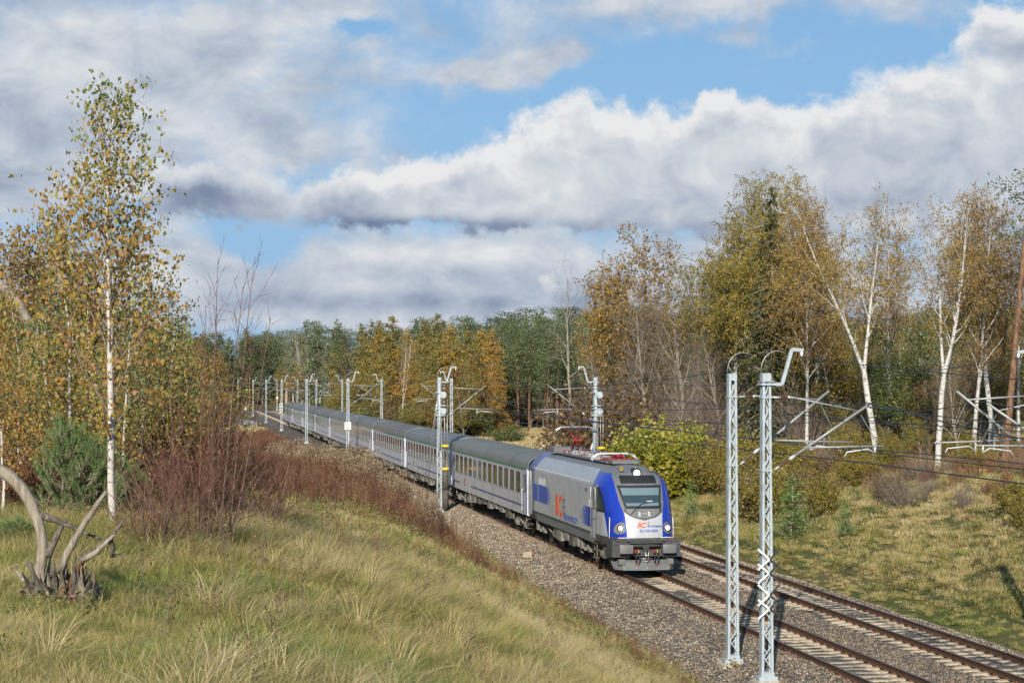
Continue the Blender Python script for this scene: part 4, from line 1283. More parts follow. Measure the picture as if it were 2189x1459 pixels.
for (a, b, z0, z1, s0, s1) in ((-8, t_of(1554,15.65), 5.6, 5.75, 1.4, .1), (t_of(1554,15.65), t_of(937,15.65), 5.75, 6.3, .1, -2.2)):
    for k in range(12):
        q = k/12; pts.append(trk(a+(b-a)*q, s0+(s1-s0)*q, z0+(z1-z0)*q-.05*4*q*(1-q)))
wire('tension_wire', 'overlap contact wire rising towards the mast with the brown weights', pts)
pts = []; 
for k in range(24):
    q = k/23; pts.append(trk(-6+(t_of(1282,25.1)+6)*q, 4.1+2.2*q, 5.6+1.6*q-.35*4*q*(1-q)))
wire('tension_wire', 'overlap wire rising towards the mast behind the locomotive roof', pts)
pts = []; 
for k in range(24):
    q = k/23; pts.append(trk(-6+(t_of(1282,25.1)+6)*q, 3.6+2.7*q, 7.1+.1*q-.9*4*q*(1-q)))
wire('tension_wire', 'sagging overlap wire ending at the mast behind the locomotive roof', pts)
# ------------------------------------------------------------------ vegetation generators
def barkmat(name, c1, c2, sx=6.0, sz=1.5, thr=(.45,.6), bump=.6, c3=None):
    m = bpy.data.materials.new(name); m.use_nodes = True
    nb = NB(m.node_tree); b = m.node_tree.nodes['Principled BSDF']
    co = nb.new('ShaderNodeTexCoord').outputs['Object']
    mp = nb.new('ShaderNodeMapping'); nb.put(mp.inputs[0], co); mp.inputs['Scale'].default_value = (sx, sx, sz)
    n1 = nb.noise(mp.outputs[0], 1.0, 5, .65, .5)
    col = nb.mix(nb.sstep(n1, *thr), c1, c2)
    if c3:
        n2 = nb.noise(co, .7, 3, .6)
        col = nb.mix(nb.sstep(n2, .5, .7), col, c3)
    nb.put(b.inputs['Base Color'], col); b.inputs['Roughness'].default_value = .85; b.inputs['Specular IOR Level'].default_value = .2
    bn = nb.new('ShaderNodeBump'); bn.inputs['Strength'].default_value = bump; bn.inputs['Distance'].default_value = .02
    nb.put(bn.inputs['Height'], n1); nb.l.new(bn.outputs[0], b.inputs['Normal'])
    return m
B_BIRCH = barkmat('birch_bark', (.50,.48,.44), (.07,.06,.05), 3, 9, (.54,.64), c3=(.26,.235,.19))
B_BIRCHY = barkmat('young_birch_bark', (.50,.47,.42), (.22,.15,.10), 8, 26, (.58,.68), c3=(.50,.42,.33))
B_GREY = barkmat('grey_bark', (.30,.26,.21), (.14,.12,.095), 6, 2, (.4,.65))
B_PALE = barkmat('pale_bare_bark', (.30,.27,.21), (.16,.14,.11), 6, 2, (.4,.65))
B_PINE = barkmat('pine_orange_bark', (.23,.125,.07), (.11,.065,.045), 7, 2.5, (.42,.6))
B_TWIG = mat('brown_twig', (.20,.155,.12), .8, 0, .25, 3)
B_TWIGP = mat('pale_twig', (.22,.19,.15), .8, 0, .25, 3)
B_REDS = mat('shrub_stem', (.15,.095,.07), .8, 0, .35, 4)
B_RED = mat('red_brown_twig', (.15,.06,.036), .7, 0, .35, 3)
L_BIRCH = leafmat('birch_autumn_leaves', [(0,(.13,.07,.02)),(.3,(.27,.14,.024)),(.55,(.38,.235,.035)),(.8,(.46,.31,.045)),(1,(.30,.27,.06))], .42)
L_BIRCHG = leafmat('birch_yellow_green_leaves', [(0,(.11,.10,.018)),(.35,(.24,.20,.027)),(.65,(.40,.29,.037)),(1,(.48,.33,.05))], .42)
L_YOUNG = leafmat('young_birch_leaves', [(0,(.36,.17,.045)),(.14,(.42,.26,.045)),(.36,(.42,.31,.055)),(.52,(.28,.27,.06)),(.72,(.15,.20,.055)),(1,(.09,.145,.06))], .4, shift=.55)
L_OAK = leafmat('oak_ochre_leaves', [(0,(.09,.055,.018)),(.35,(.20,.12,.022)),(.65,(.32,.185,.03)),(1,(.38,.25,.045))])
L_ORANGE = leafmat('larch_golden_needles', [(0,(.13,.11,.02)),(.25,(.22,.20,.03)),(.5,(.38,.26,.033)),(.75,(.48,.27,.036)),(1,(.46,.22,.045))], .4, shift=.6)
L_PINE = leafmat('pine_needles', [(0,(.03,.045,.018)),(.4,(.075,.105,.042)),(.75,(.13,.165,.066)),(1,(.18,.21,.085))], .15, shift=.3)
L_SPRUCE = leafmat('spruce_needles', [(0,(.028,.032,.010)),(.5,(.07,.078,.02)),(1,(.13,.125,.035))], .15)
L_GREEN = leafmat('green_leaves', [(0,(.035,.055,.014)),(.5,(.095,.135,.03)),(.8,(.18,.21,.045)),(1,(.30,.25,.045))])
L_YELL = leafmat('yellow_bush_leaves', [(0,(.09,.075,.018)),(.35,(.19,.16,.025)),(.7,(.32,.25,.035)),(1,(.38,.22,.03))])
L_YG = leafmat('bright_yellow_green_leaves', [(0,(.14,.15,.02)),(.4,(.27,.29,.03)),(.75,(.42,.38,.04)),(1,(.48,.36,.05))], .45)
L_BROWN = leafmat('brown_leaves', [(0,(.08,.05,.025)),(.4,(.16,.095,.035)),(.7,(.25,.15,.045)),(1,(.32,.20,.06))])
L_SEEDL = leafmat('young_pine_needles', [(0,(.06,.13,.03)),(.5,(.16,.29,.07)),(1,(.33,.44,.13))], .4)

class Veg:
    def __init__(self, seed):
        self.r = np.random.RandomState(seed); self.V = {}; self.Fq = {}; self.cnt = {}; self.lp = []; self.ld = []; self.lvl = []
    def tube(self, key, pts, rad, n):
        pts = np.asarray(pts, float); k = len(pts)
        d = np.gradient(pts, axis=0); d /= np.linalg.norm(d, axis=1)[:, None]+1e-9
        ref = np.array([0, 0, 1.]) if abs(d[0][2]) < .9 else np.array([1., 0, 0])
        u = np.cross(d, ref); u /= np.linalg.norm(u, axis=1)[:, None]+1e-9
        v = np.cross(d, u)
        a = np.arange(n)*2*np.pi/n
        ring = pts[:, None, :] + (u[:, None, :]*np.cos(a)[None, :, None] + v[:, None, :]*np.sin(a)[None, :, None])*np.asarray(rad)[:, None, None]
        o = self.cnt.get(key, 0)
        i = np.arange((k-1)*n); row = i//n; c = i % n
        q = np.stack([o+i, o+row*n+(c+1) % n, o+(row+1)*n+(c+1) % n, o+i+n], 1)
        self.V.setdefault(key, []).append(ring.reshape(-1, 3)); self.Fq.setdefault(key, []).append(q)
        self.cnt[key] = o+k*n
    def grow(self, p, d, L, r0, lv, S):
        rr = self.r; n = S['segs'][lv]; st = L/n
        pts = [np.array(p, float)]; d = np.array(d, float); d /= np.linalg.norm(d)
        for i in range(n):
            d = d + rr.normal(size=3)*S['wig'][lv] + np.array([0, 0, S['trop'][lv]])
            d /= np.linalg.norm(d); pts.append(pts[-1]+d*st)
        pts = np.array(pts); self.branch(pts, L, r0, lv, S)
    def branch(self, pts, L, r0, lv, S):
        rr = self.r; k = len(pts); t = np.linspace(0, 1, k)
        rad = r0*(1-t*(1-S.get('tip', .25)))**1.1
        if S.get('flare') and lv == 0: rad = rad*(1+S['flare']*np.exp(-t*18))
        key = 'trunk' if lv <= S.get('trunk_lv', 1) else 'twig'
        self.tube(key, pts, rad, S['sides'][lv])
        if lv >= S.get('leaf_lv', 2) and S.get('leaves', 0):
            m = max(1, int(L*S['leaves']*(1 if lv > S.get('leaf_lv', 2) else .6)))
            tt = rr.uniform(.15, 1, m)*(k-1); i0 = np.minimum(tt.astype(int), k-2); f = (tt-i0)[:, None]
            pos = pts[i0]*(1-f)+pts[i0+1]*f + rr.normal(size=(m, 3))*S.get('lspread', .05)
            self.lp.append(pos); self.ld.append((pts[i0+1]-pts[i0])/(np.linalg.norm(pts[i0+1]-pts[i0], axis=1)[:, None]+1e-9))
        if lv+1 >= len(S['segs']): return
        nc = S['nch'][lv]
        nc = int(round(nc*(1 if lv == 0 else min(1.6, L/S['lref'][lv])))) if lv else nc
        ph = rr.uniform(0, 6.28)
        for c in range(nc):
            f = (c+rr.uniform(.2, .8))/max(nc, 1)
            tq = S['start'][lv]+(1-S['start'][lv])*f
            tq = min(tq, .99); x = tq*(k-1); i = int(x); q = x-i
            pp = pts[i]*(1-q)+pts[i+1]*q; dd = pts[i+1]-pts[i]; dd /= np.linalg.norm(dd)
            ang = math.radians(S['ang'][lv]+rr.normal()*S['angv'][lv]); ph += 2.4+rr.normal()*.3
            ref = np.array([0, 0, 1.]) if abs(dd[2]) < .95 else np.array([1., 0, 0])
            u = np.cross(dd, ref); u /= np.linalg.norm(u); v = np.cross(dd, u)
            nd = dd*math.cos(ang)+(u*math.cos(ph)+v*math.sin(ph))*math.sin(ang)
            fr = f if lv == 0 else tq
            Lc = L*S['len'][lv]*S['shape'][lv](fr)*rr.uniform(.7, 1.25)
            if S.get('abs0') and lv == 0: Lc = S['abs0']*S['shape'][0](fr)*rr.uniform(.75, 1.2)
            rc = min((rad[i]*(1-q)+rad[min(i+1, k-1)]*q)*S['rr'][lv], r0*.8)
            rc = max(rc, S.get('rmin', .006))
            self.grow(pp, nd, Lc, rc, lv+1, S)
    def leaf_mesh(self, size, hang=0.0, aspect=.75, tintf=None, clump=.5, extra=None):
        rr = self.r
        if extra is not None: pos = extra
        else: pos = np.concatenate(self.lp)
        m = len(pos)
        a = rr.normal(size=(m, 3)); a[:, 2] -= hang*2.5; a /= np.linalg.norm(a, axis=1)[:, None]
        b = rr.normal(size=(m, 3)); b -= a*(a*b).sum(1)[:, None]; b /= np.linalg.norm(b, axis=1)[:, None]
        sz = size*rr.uniform(.65, 1.3, m)[:, None]
        v = np.stack([pos, pos+a*sz*.45+b*sz*aspect*.5, pos+a*sz, pos+a*sz*.45-b*sz*aspect*.5], 1).reshape(-1, 3)
        q = np.arange(m*4).reshape(-1, 4)
        ph = rr.uniform(0, 6.28, 6)
        sc = max(np.ptp(pos[:, 2]), .5)
        n = (np.sin(pos[:, 0]*9/sc+ph[0])+np.sin(pos[:, 1]*11/sc+ph[1])+np.sin(pos[:, 2]*13/sc+ph[2])+np.sin((pos[:, 0]+pos[:, 2])*23/sc+ph[3]))/4
        t = .5+n*.35*clump*2+rr.normal(size=m)*.2
        if tintf is not None: t = tintf(pos, t, rr)
        return v, q, np.clip(t, 0, 1)
    def meshes(self, name, bark, twig, leafm=None, lm=None):
        tv = np.concatenate(self.V['trunk']); tq = np.concatenate(self.Fq['trunk'])
        trunk = npmesh(name+'_trunk', tv, tq, bark, smooth=True)
        crown = None
        vs, qs, mi, ti = [], [], [], []
        o = 0
        if 'twig' in self.V:
            v = np.concatenate(self.V['twig']); q = np.concatenate(self.Fq['twig'])
            vs.append(v); qs.append(q); mi.append(np.ones(len(q), int)); ti.append(np.full(len(q), .3)); o = len(v)
        if lm is not None:
            v, q, t = lm; vs.append(v); qs.append(q+o); mi.append(np.zeros(len(q), int)); ti.append(t)
        if vs:
            crown = npmesh(name+'_crown', np.concatenate(vs), np.concatenate(qs), [leafm or twig, twig], tint=np.concatenate(ti), mi=np.concatenate(mi))
        h = max(tv[:, 2].max(), max((v[:, 2].max() for v in vs), default=0))
        return (trunk, crown, h)

one = lambda f: 1.0
def tree_birch(seed, H=18, lean=.05, forks=1, leaves=11, lsize=.135, green=False, sparse=1.0):
    g = Veg(seed); rr = g.r
    S = dict(segs=[12,7,5,3], wig=[.035,.09,.10,.10], trop=[.03,.075,-.05,-.22], sides=[9,5,3,3], trunk_lv=1, leaf_lv=2, leaves=leaves, lspread=.10,
             nch=[26,10,6], start=[.30,.25,.15], ang=[42,38,45], angv=[8,12,15], len=[.30,.42,.55], lref=[1,3.5,1.6],
             shape=[lambda f: 1.15-.72*f if f > .2 else .7+2*f, one, one], rr=[.42,.45,.5], rmin=.012, tip=.12, flare=.35)
    d0 = np.array([rr.uniform(-lean, lean), rr.uniform(-lean, lean), 1.0])
    if forks == 1:
        g.grow((0, 0, -.3), d0, H, H*.0125, 0, S)
    else:
        # forked trunk
        n = 6; p = np.array([0, 0, -.3]); d = d0/np.linalg.norm(d0); pts = [p]
        for i in range(n): d = d+rr.normal(size=3)*.04; d /= np.linalg.norm(d); pts.append(pts[-1]+d*H*.36/n)
        pts = np.array(pts); g.tube('trunk', pts, H*.0150*(1-.25*np.linspace(0, 1, n+1)), 9)
        S2 = dict(S); S2['nch'] = [15,8,5]; S2['start'] = [.15,.25,.15]
        for k in range(forks):
            a = 6.28*k/forks+rr.uniform(0, .6); dd = d+np.array([math.cos(a), .6*math.sin(a), 0])*.30
            g.grow(pts[-1], dd, H*rr.uniform(.54, .66), H*.0085, 0, dict(S2, flare=0))
    lm = g.leaf_mesh(lsize, .5, .7)
    return g.meshes('birch', B_BIRCH, B_TWIGP if not green else B_TWIG, L_BIRCHG if green else L_BIRCH, lm)
def tree_round(seed, H=16, leafm=None, leaves=10, lsize=.22, bark=None, start=.25, spread=.36, trop=.05, bare=False, twig=None, nch=(20,9,6), ang=52, lspread=.16):
    g = Veg(seed)
    S = dict(segs=[10,7,5,3], wig=[.05,.14,.16,.16], trop=[.02,trop,.02,.0], sides=[8,5,3,3], trunk_lv=1, leaf_lv=2, leaves=leaves, lspread=lspread,
             nch=list(nch), start=[start,.25,.15], ang=[ang,42,45], angv=[10,14,16], len=[spread,.45,.5], lref=[1,4,1.8],
             shape=[lambda f: 1.1-.6*f, one, one], rr=[.5,.5,.5], rmin=.012, tip=.15, flare=.4)
    g.grow((0, 0, -.3), (g.r.uniform(-.05,.05), g.r.uniform(-.05,.05), 1), H, H*.017, 0, S)
    lm = None if bare else g.leaf_mesh(lsize, .1, .8)
    return g.meshes('tree', bark or B_GREY, twig or B_TWIG, leafm, lm)
def tree_conifer(seed, H, R_, bark, leafm, whorls=34, per=6, quads=15, size=.34, droop=-.1, start=.12, top=.9, irregular=.25, hang=.2, prof=None):
    g = Veg(seed); rr = g.r
    n = 10; pts = np.stack([np.cumsum(rr.normal(size=n+1)*.03), np.cumsum(rr.normal(size=n+1)*.03), np.linspace(-.3, H, n+1)], 1)
    g.tube('trunk', pts, H*.012*(1.02-np.linspace(0, 1, n+1)), 7)
    P_ = []
    for i in range(whorls):
        f = start+(1-start)*(i+rr.uniform(0, 1.0))/whorls
        if f >= 1: continue
        x = f*n; k = min(int(x), n-1); base = pts[k]*(1-(x-k))+pts[k+1]*(x-k)
        rad = R_*(prof(f) if prof else (1-f)**.8+.03)
        for j in range(per):
            fj = min(.995, max(start*.8, f+rr.uniform(-1, 1)*irregular*.09)); x = fj*n; k = min(int(x), n-1); base = pts[k]*(1-(x-k))+pts[k+1]*(x-k)
            a = 6.28*j/per+rr.uniform(0, 1.2)+i; L = rad*rr.uniform(1-irregular, 1+irregular)
            if rr.rand() < irregular*.35: continue
            d = np.array([math.cos(a), math.sin(a), droop+.25*f])
            m = max(3, int(quads*L/R_*1.6))
            t = rr.uniform(.15, 1, m)[:, None]
            end = base+d*L+np.array([0, 0, -.12*L if droop < 0 else .12*L])
            if L > .8: g.tube('trunk' if bark is B_PINE else 'twig', np.array([base, (base+end)/2+[0,0,.05*L], end]), [.025*L*.5+.008, .012*L+.006, .005], 3)
            pos = base*(1-t)+end*t+rr.normal(size=(m, 3))*np.array([.18,.18,.15])*(.35+L*.32)
            P_.append(pos)
    lm = g.leaf_mesh(size, hang, .6, extra=np.concatenate(P_))
    return g.meshes('conifer', bark, B_TWIG, leafm, lm)
def tree_pine(seed, H=19, start=.45, clumps=46, per=70, R_=2.6, size=.30):
    g = Veg(seed); rr = g.r
    n = 10; pts = np.stack([np.cumsum(rr.normal(size=n+1)*.07), np.cumsum(rr.normal(size=n+1)*.07), np.linspace(-.3, H*.96, n+1)], 1)
    g.tube('trunk', pts, H*.011*(1.05-.8*np.linspace(0, 1, n+1)), 7)
    P_ = []
    for i in range(clumps):
        f = start+(1-start)*(i/clumps)**.85
        x = f*n; k = min(int(x), n-1); base = pts[k]*(1-(x-k))+pts[k+1]*(x-k)
        a = i*2.4+rr.uniform(-.4, .4); rad = R_*math.sqrt(max(.04, 1-((f-.62)/.42)**2))*rr.uniform(.55, 1.15)
        c = base+np.array([math.cos(a)*rad, math.sin(a)*rad, rr.uniform(.1, .9)])
        g.tube('trunk', np.array([base, (base+c)/2-[0,0,.1], c]), [.05, .035, .012], 3)
        sp = rr.uniform(.45, .85)
        P_.append(c+rr.normal(size=(per, 3))*np.array([sp, sp, sp*.42]))
    lm = g.leaf_mesh(size, -.15, .45, extra=np.concatenate(P_), clump=.7)
    return g.meshes('pine', B_PINE, B_TWIG, L_PINE, lm)
def bush(seed, H, W, leafm, n=60, leaves=14, lsize=.10, bark=None, tw=None, bare=False, trop=.05, cone=.9, sub=7, r0=.014):
    g = Veg(seed); rr = g.r
    S = dict(segs=[6,4,3], wig=[.09,.14,.14], trop=[trop,.04,0], sides=[5,3,3], trunk_lv=0, leaf_lv=1, leaves=leaves, lspread=.05*H/2,
             nch=[sub,4], start=[.2,.2], ang=[38,40], angv=[12,14], len=[.38,.45], lref=[1,H*.3], shape=[lambda f: 1.2-.7*f, one], rr=[.55,.6], rmin=.004, tip=.2)
    for i in range(n):
        a = rr.uniform(0, 6.28); q = math.sqrt(rr.rand())*cone
        d = (math.cos(a)*q*W/H, math.sin(a)*q*W/H, 1)
        g.grow((math.cos(a)*q*W*.12, math.sin(a)*q*W*.12, -.1), d, H*rr.uniform(.55, 1.0)*(1-.2*q), r0*rr.uniform(.7, 1.3)*H/2, 0, S)
    lm = None if bare else g.leaf_mesh(lsize, .1, .8)
    return g.meshes('bush', bark or B_TWIG, tw or B_TWIG, leafm, lm)

def plant(name, proto, loc, scale, label, cat, group=None, rz=None, sxy=1.0, first='trunk', second='crown'):
    o = bpy.data.objects.new(name, None); C.objects.link(o); o.empty_display_size = .5
    o.location = loc; o.rotation_euler = (0, 0, random.Random(hash(label)*0+int(abs(loc[0]*71+loc[1]*37))).uniform(0, 6.28) if rz is None else rz)
    o.scale = (scale*sxy, scale*sxy, scale)
    link(first, proto[0], o)
    if proto[1] is not None: link(second, proto[1], o)
    return tag(o, label, cat, group)
def stand(name, proto, u, Y, vtop, label, cat, group=None, sxy=1.0, rz=None, sink=0.0, **kw):
    """place a plant on the ground in direction u at depth Y, as tall as it shows in the photo"""
    X = (u-1094.5)/F*Y; z = gz_(X, Y)-sink
    H = HC+(813-vtop)/F*Y-z
    return plant(name, proto, (X, Y, z), H/proto[2], label, cat, group, rz, sxy, **kw)
# ------------------------------------------------------------------ tree kinds
PB = [tree_birch(11, 18, .05, 1, 11), tree_birch(12, 18, .10, 2, 12), tree_birch(13, 18, .08, 3, 10), tree_birch(14, 18, .04, 1, 8), tree_birch(15, 18, .05, 1, 19, .13, True)]
PBARE = [tree_birch(21, 17, .05, 1, 2.0, .12), tree_birch(22, 17, .06, 2, 1.2, .12)]
POAK = [tree_round(31, 16, L_OAK, 7, .22), tree_round(32, 14, L_OAK, 10, .24, nch=(18,9,7), lspread=.3)]
PDEAD = [tree_round(41, 17, None, 0, .1, B_PALE, .45, .26, .10, True, B_TWIGP, (15,7,4), 48), tree_round(42, 17, None, 0, .1, B_GREY, .18, .34, .08, True, B_TWIG, (24,9,5), 40)]
PLAR = [tree_conifer(51+i, 18, 4.3, B_GREY, L_ORANGE, 34, 9, 34, .30, -.12, .06, irregular=.45, hang=.35, prof=lambda f: (1-f)**.55*(.75+.25*math.sin(9*f+1))+.05) for i in range(3)]
PPINE = [tree_pine(61+i, 19, .42+.05*(i % 2)) for i in range(4)]
PDPINE = [tree_conifer(71+i, 17, 2.7, B_GREY, L_PINE, 30, 6, 20, .34, .10, .10, irregular=.4, hang=-.1, prof=lambda f: min(1, (1-f)*1.9)**.8+.05) for i in range(2)]
PSPR = [tree_conifer(81, 18, 3.3, B_GREY, L_SPRUCE, 46, 8, 34, .26, -.35, .10, irregular=.4, hang=.6)]
PGRN = [tree_round(91, 12, L_GREEN, 16, .20, spread=.34, start=.12)]
PYEL = [tree_round(92, 10, L_YELL, 13, .17, spread=.36, start=.10), tree_round(93, 10, L_BROWN, 12, .17, spread=.36, start=.08)]
PBSH = [bush(101, 3.6, 3.2, L_YELL, 60, 16, .13), bush(102, 3.0, 3.2, L_BROWN, 46, 9, .11), bush(103, 2.6, 2.6, None, 60, 0, .1, B_TWIG, B_TWIG, True), bush(104, 2.4, 2.6, None, 60, 0, .1, B_RED, B_RED, True), bush(105, 3.2, 3.4, L_GREEN, 50, 12, .12)]
# ---- row of tall trees right of the tracks
W_ = 'trees'
stand('birch_tree', PB[4], 1628, 128, 350, 'tallest yellow-green birch, beside the spruce right of the locomotive', 'birch tree', sxy=.95)
stand('birch_tree', PB[4], 1560, 134, 362, 'yellow-green birch leaning left of the tallest birch', 'birch tree', sxy=.9, rz=2.2)
stand('birch_tree', PB[0], 1600, 140, 420, 'yellow birch half hidden behind the tallest birch', 'birch tree', rz=4, sxy=.9)
stand('spruce_tree', PSPR[0], 1655, 122, 392, 'dark olive green spruce among the yellow birches', 'spruce tree', sxy=.9)
stand('birch_tree', PB[0], 1722, 118, 385, 'birch with a white flaking trunk right of the spruce', 'birch tree', sxy=.72, rz=1.0)
stand('birch_tree', PB[3], 1745, 124, 402, 'thin birch with sparse twiggy top right of the spruce', 'birch tree', sxy=.7, rz=3.0)
stand('birch_tree', PB[1], 1872, 104, 388, 'birch with a bent white trunk leaning right, right of the nearest mast', 'birch tree', sxy=.88, rz=.4)
stand('birch_tree', PB[3], 1900, 116, 430, 'slender birch behind the bent white one', 'birch tree', sxy=.8, rz=5)
stand('birch_tree', PB[2], 2003, 101, 402, 'birch whose bright white trunk splits into a tall fork', 'birch tree', sxy=.80, rz=.2)
stand('birch_tree', PB[0], 2080, 108, 378, 'birch between the forked one and the pine trunk', 'birch tree', sxy=.85, rz=2)
stand('birch_tree', PB[1], 2120, 112, 384, 'ochre birch with two white stems near the right edge', 'birch tree', sxy=.75, rz=1.2)
stand('birch_tree', PB[3], 2176, 118, 470, 'sparse birch at the right edge of the picture', 'birch tree', sxy=.8, rz=.8)
stand('oak_tree', POAK[0], 1352, 150, 470, 'ochre oak with clustered leaves right of the pale dead tree', 'oak tree', sxy=.85)
stand('oak_tree', POAK[0], 1300, 158, 560, 'orange-brown leafy tree left of the ochre oak', 'oak tree', sxy=.6, rz=2)
stand('bare_tree', PDEAD[0], 1222, 165, 540, 'pale dead tree standing alone behind the locomotive', 'bare tree', sxy=.8, rz=1.1)
stand('bare_tree', PDEAD[1], 1462, 135, 500, 'tall bare tree with a dense fan of grey twigs', 'bare tree', sxy=.95)
stand('bare_tree', PDEAD[1], 1395, 142, 530, 'bare grey tree between the oak and the fan-shaped bare tree', 'bare tree', sxy=.8, rz=2)
stand('bare_tree', PDEAD[1], 1512, 140, 520, 'bare tree touching the left of the yellow birches', 'bare tree', sxy=.7, rz=4)
stand('bare_tree', PDEAD[1], 1330, 150, 590, 'low bare tree below the ochre oak', 'bare tree', sxy=.9, rz=5)
stand('bare_tree', PDEAD[1], 1545, 130, 640, 'small bare tree below the leaning yellow birch', 'bare tree', sxy=1.0, rz=.5)
stand('birch_tree', PYEL[0], 1790, 122, 665, 'golden leafy tree low between the white birches', 'birch tree', sxy=1.25)
stand('birch_tree', PYEL[0], 1850, 128, 700, 'golden low tree behind the bent birch', 'birch tree', sxy=1.0, rz=2)
stand('maple_tree', PGRN[0], 1930, 114, 690, 'green leafy maple turning yellow between two white birches', 'maple tree', sxy=1.15)
stand('maple_tree', PYEL[1], 1985, 112, 780, 'orange leafed tree under the forked birch', 'maple tree', sxy=1.1, rz=1)
stand('maple_tree', PYEL[0], 2140, 122, 640, 'golden tree behind the pine trunk at the right edge', 'maple tree', sxy=1.0, rz=3)
stand('dark_tree', PDEAD[1], 2050, 104, 700, 'dark bare tree between the forked birch and its right neighbour', 'bare tree', sxy=.9, rz=2)
# leaning pine trunk at the right edge
def tall_pine(u0, u1, v1, Y, label):
    X = (u0-1094.5)/F*Y; z = gz_(X, Y); H = HC+(813-v1)/F*Y-z
    g = Veg(7); n = 8
    dx = (u1-u0)/F*Y
    pts = np.stack([np.linspace(0, dx, n+1), np.zeros(n+1), np.linspace(-.3, H, n+1)], 1); g.tube('trunk', pts, np.linspace(.21, .09, n+1), 10)
    P_ = []
    for i in range(30):
        c = np.array([dx+1.9, 0, H+.6])+g.r.normal(size=3)*[1.3,1.3,1.2]; g.tube('trunk', np.array([pts[-1], (pts[-1]+c)/2, c]), [.05,.03,.01], 3)
        P_.append(c+g.r.normal(size=(90, 3))*[.5,.5,.25])
    lm = g.leaf_mesh(.22, -.1, .4, extra=np.concatenate(P_))
    p = g.meshes('pine', B_PINE, B_TWIG, L_PINE, lm)
    plant('pine_tree', p, (X, Y, z), 1, label, 'pine tree', None, 0.0)
tall_pine(2143, 2200, 430, 96, 'tall leaning pine with a bare orange trunk at the right edge')
# ---- bushes and thicket along the right bank
PBR = bush(106, 3.6, 3.2, L_YG, 80, 20, .13, cone=1.0)
stand('yellow_bush', PBR, 1425, 112, 880, 'round bright yellow-green bush right behind the locomotive cab', 'bush', sxy=1.05)
PSEED = tree_conifer(75, 6, 1.5, B_GREY, L_SEEDL, 22, 6, 22, .13, .15, .04, irregular=.3, hang=-.2)
stand('yellow_bush', PBSH[0], 1335, 150, 893, 'orange-yellow bush behind the locomotive roof', 'bush', sxy=.9, rz=2)
stand('yellow_bush', PBSH[0], 1520, 108, 938, 'small yellow bush left of the left front mast', 'bush', sxy=1.0, rz=1)
stand('yellow_bush', PBSH[0], 1590, 106, 915, 'yellow bush between the two front masts', 'bush', sxy=1.1, rz=3)
rr_ = random.Random(12)
bl = 'thicket bushes along the right bank'
specs = [(1560,104,958,0),(1640,100,930,0),(1680,104,930,0),(1700,98,960,0),(1742,99,955,1),(1770,104,930,2),(1815,96,975,0),(1850,108,930,0),(1905,98,940,0),(1935,93,965,3),(1960,92,950,2),
         (1985,90,985,3),(2020,94,965,2),(2050,97,968,1),(2075,90,985,0),(2105,100,950,0),(2150,92,975,1),(2180,96,955,2),(1290,140,935,2),(1325,128,950,3),(1375,118,962,2),(1460,118,950,3),
         (2175,76,1020,0),(2110,82,1010,3),(2060,80,1015,2),(1620,95,975,2),(1885,90,990,2)]
kinds = ['yellow leafy bush', 'brown leafy bush', 'bare grey-brown bush', 'bare reddish bush', 'green leafy bush']
for i, (u, Y, v, k) in enumerate(specs):
    stand('bank_bush', PBSH[k], u, Y, v, kinds[k]+' in the thicket on the right bank', 'bush', kinds[k]+'es of the right bank', sxy=rr_.uniform(.8, 1.3))
for (u, Y, v, k, sx_, lab) in ((1635,92,985,0,.9,'yellow leafy bush low on the right bank beside the nearest mast'),(1672,95,975,0,.8,'yellow leafy bush behind the young green pine on the right bank'),(1752,88,1000,0,.7,'small yellow-green bush between the young pine and the lone seedling'),
    (1720,93,985,1,.8,'brown leafy bush just right of the young green pine'),(1935,84,995,2,1.3,'wide grey-brown leafless bush below the forked birch'),(1990,86,1005,2,1.1,'leafless bush right of the wide grey-brown one below the forked birch'),(1900,87,1000,1,.9,'rusty leaved bush below the bent white birch'),
    (2070,78,1098,3,2.0,'low reddish patch of twigs on the open right bank'),(2188,73,1045,0,.9,'golden bush cut by the right edge of the picture'),(1850,95,960,0,.8,'golden bush at the foot of the bent white birch'),(2070,84,1030,2,.9,'small leafless bush above the low reddish patch'),(1610,98,960,0,.9,'yellow-green bush seen between the two front masts')):
    stand('bank_bush', PBSH[k], u, Y, v, lab, 'bush', sxy=sx_)
for (u, Y, v, lab) in ((1890,103,900,'small orange-yellow maple right of the bent white birch'),(1968,106,880,'small orange-yellow maple left of the forked birch trunk'),(2052,98,925,'small rusty orange tree right of the forked birch trunk'),(2160,104,905,'small orange tree behind the cantilevers at the right edge'),(1795,110,860,'small golden tree left of the bent white birch')):
    stand('maple_tree', PYEL[0], u, Y, v, lab, 'maple tree', sxy=1.1)
# thin understorey behind the bank
for i in range(46):
    u = rr_.uniform(1230, 2210); Y = rr_.uniform(118, 175); k = rr_.choice([0,0,1,2,3,3] if u > 1560 else [0,0,0,2,2,1])
    p = [PDEAD[1], PBSH[1], PBSH[2], PYEL[i % 2]][k]
    v = rr_.uniform(770, 850) if k in (1, 2) else rr_.uniform(640, 740)
    lab = ['thin bare tree in the undergrowth of the wood on the right', 'brown leafy shrub in the undergrowth of the wood on the right', 'grey twiggy shrub in the undergrowth of the wood on the right', 'rusty leaved young tree in the undergrowth of the wood on the right'][k]
    stand('understorey_tree' if k in (0, 3) else 'understorey_shrub', p, u, Y, v, lab, 'tree' if k in (0, 3) else 'shrub', ['thin bare trees of the undergrowth','brown shrubs of the undergrowth','grey shrubs of the undergrowth','rusty young trees of the undergrowth'][k], sxy=rr_.uniform(.7, 1.1))
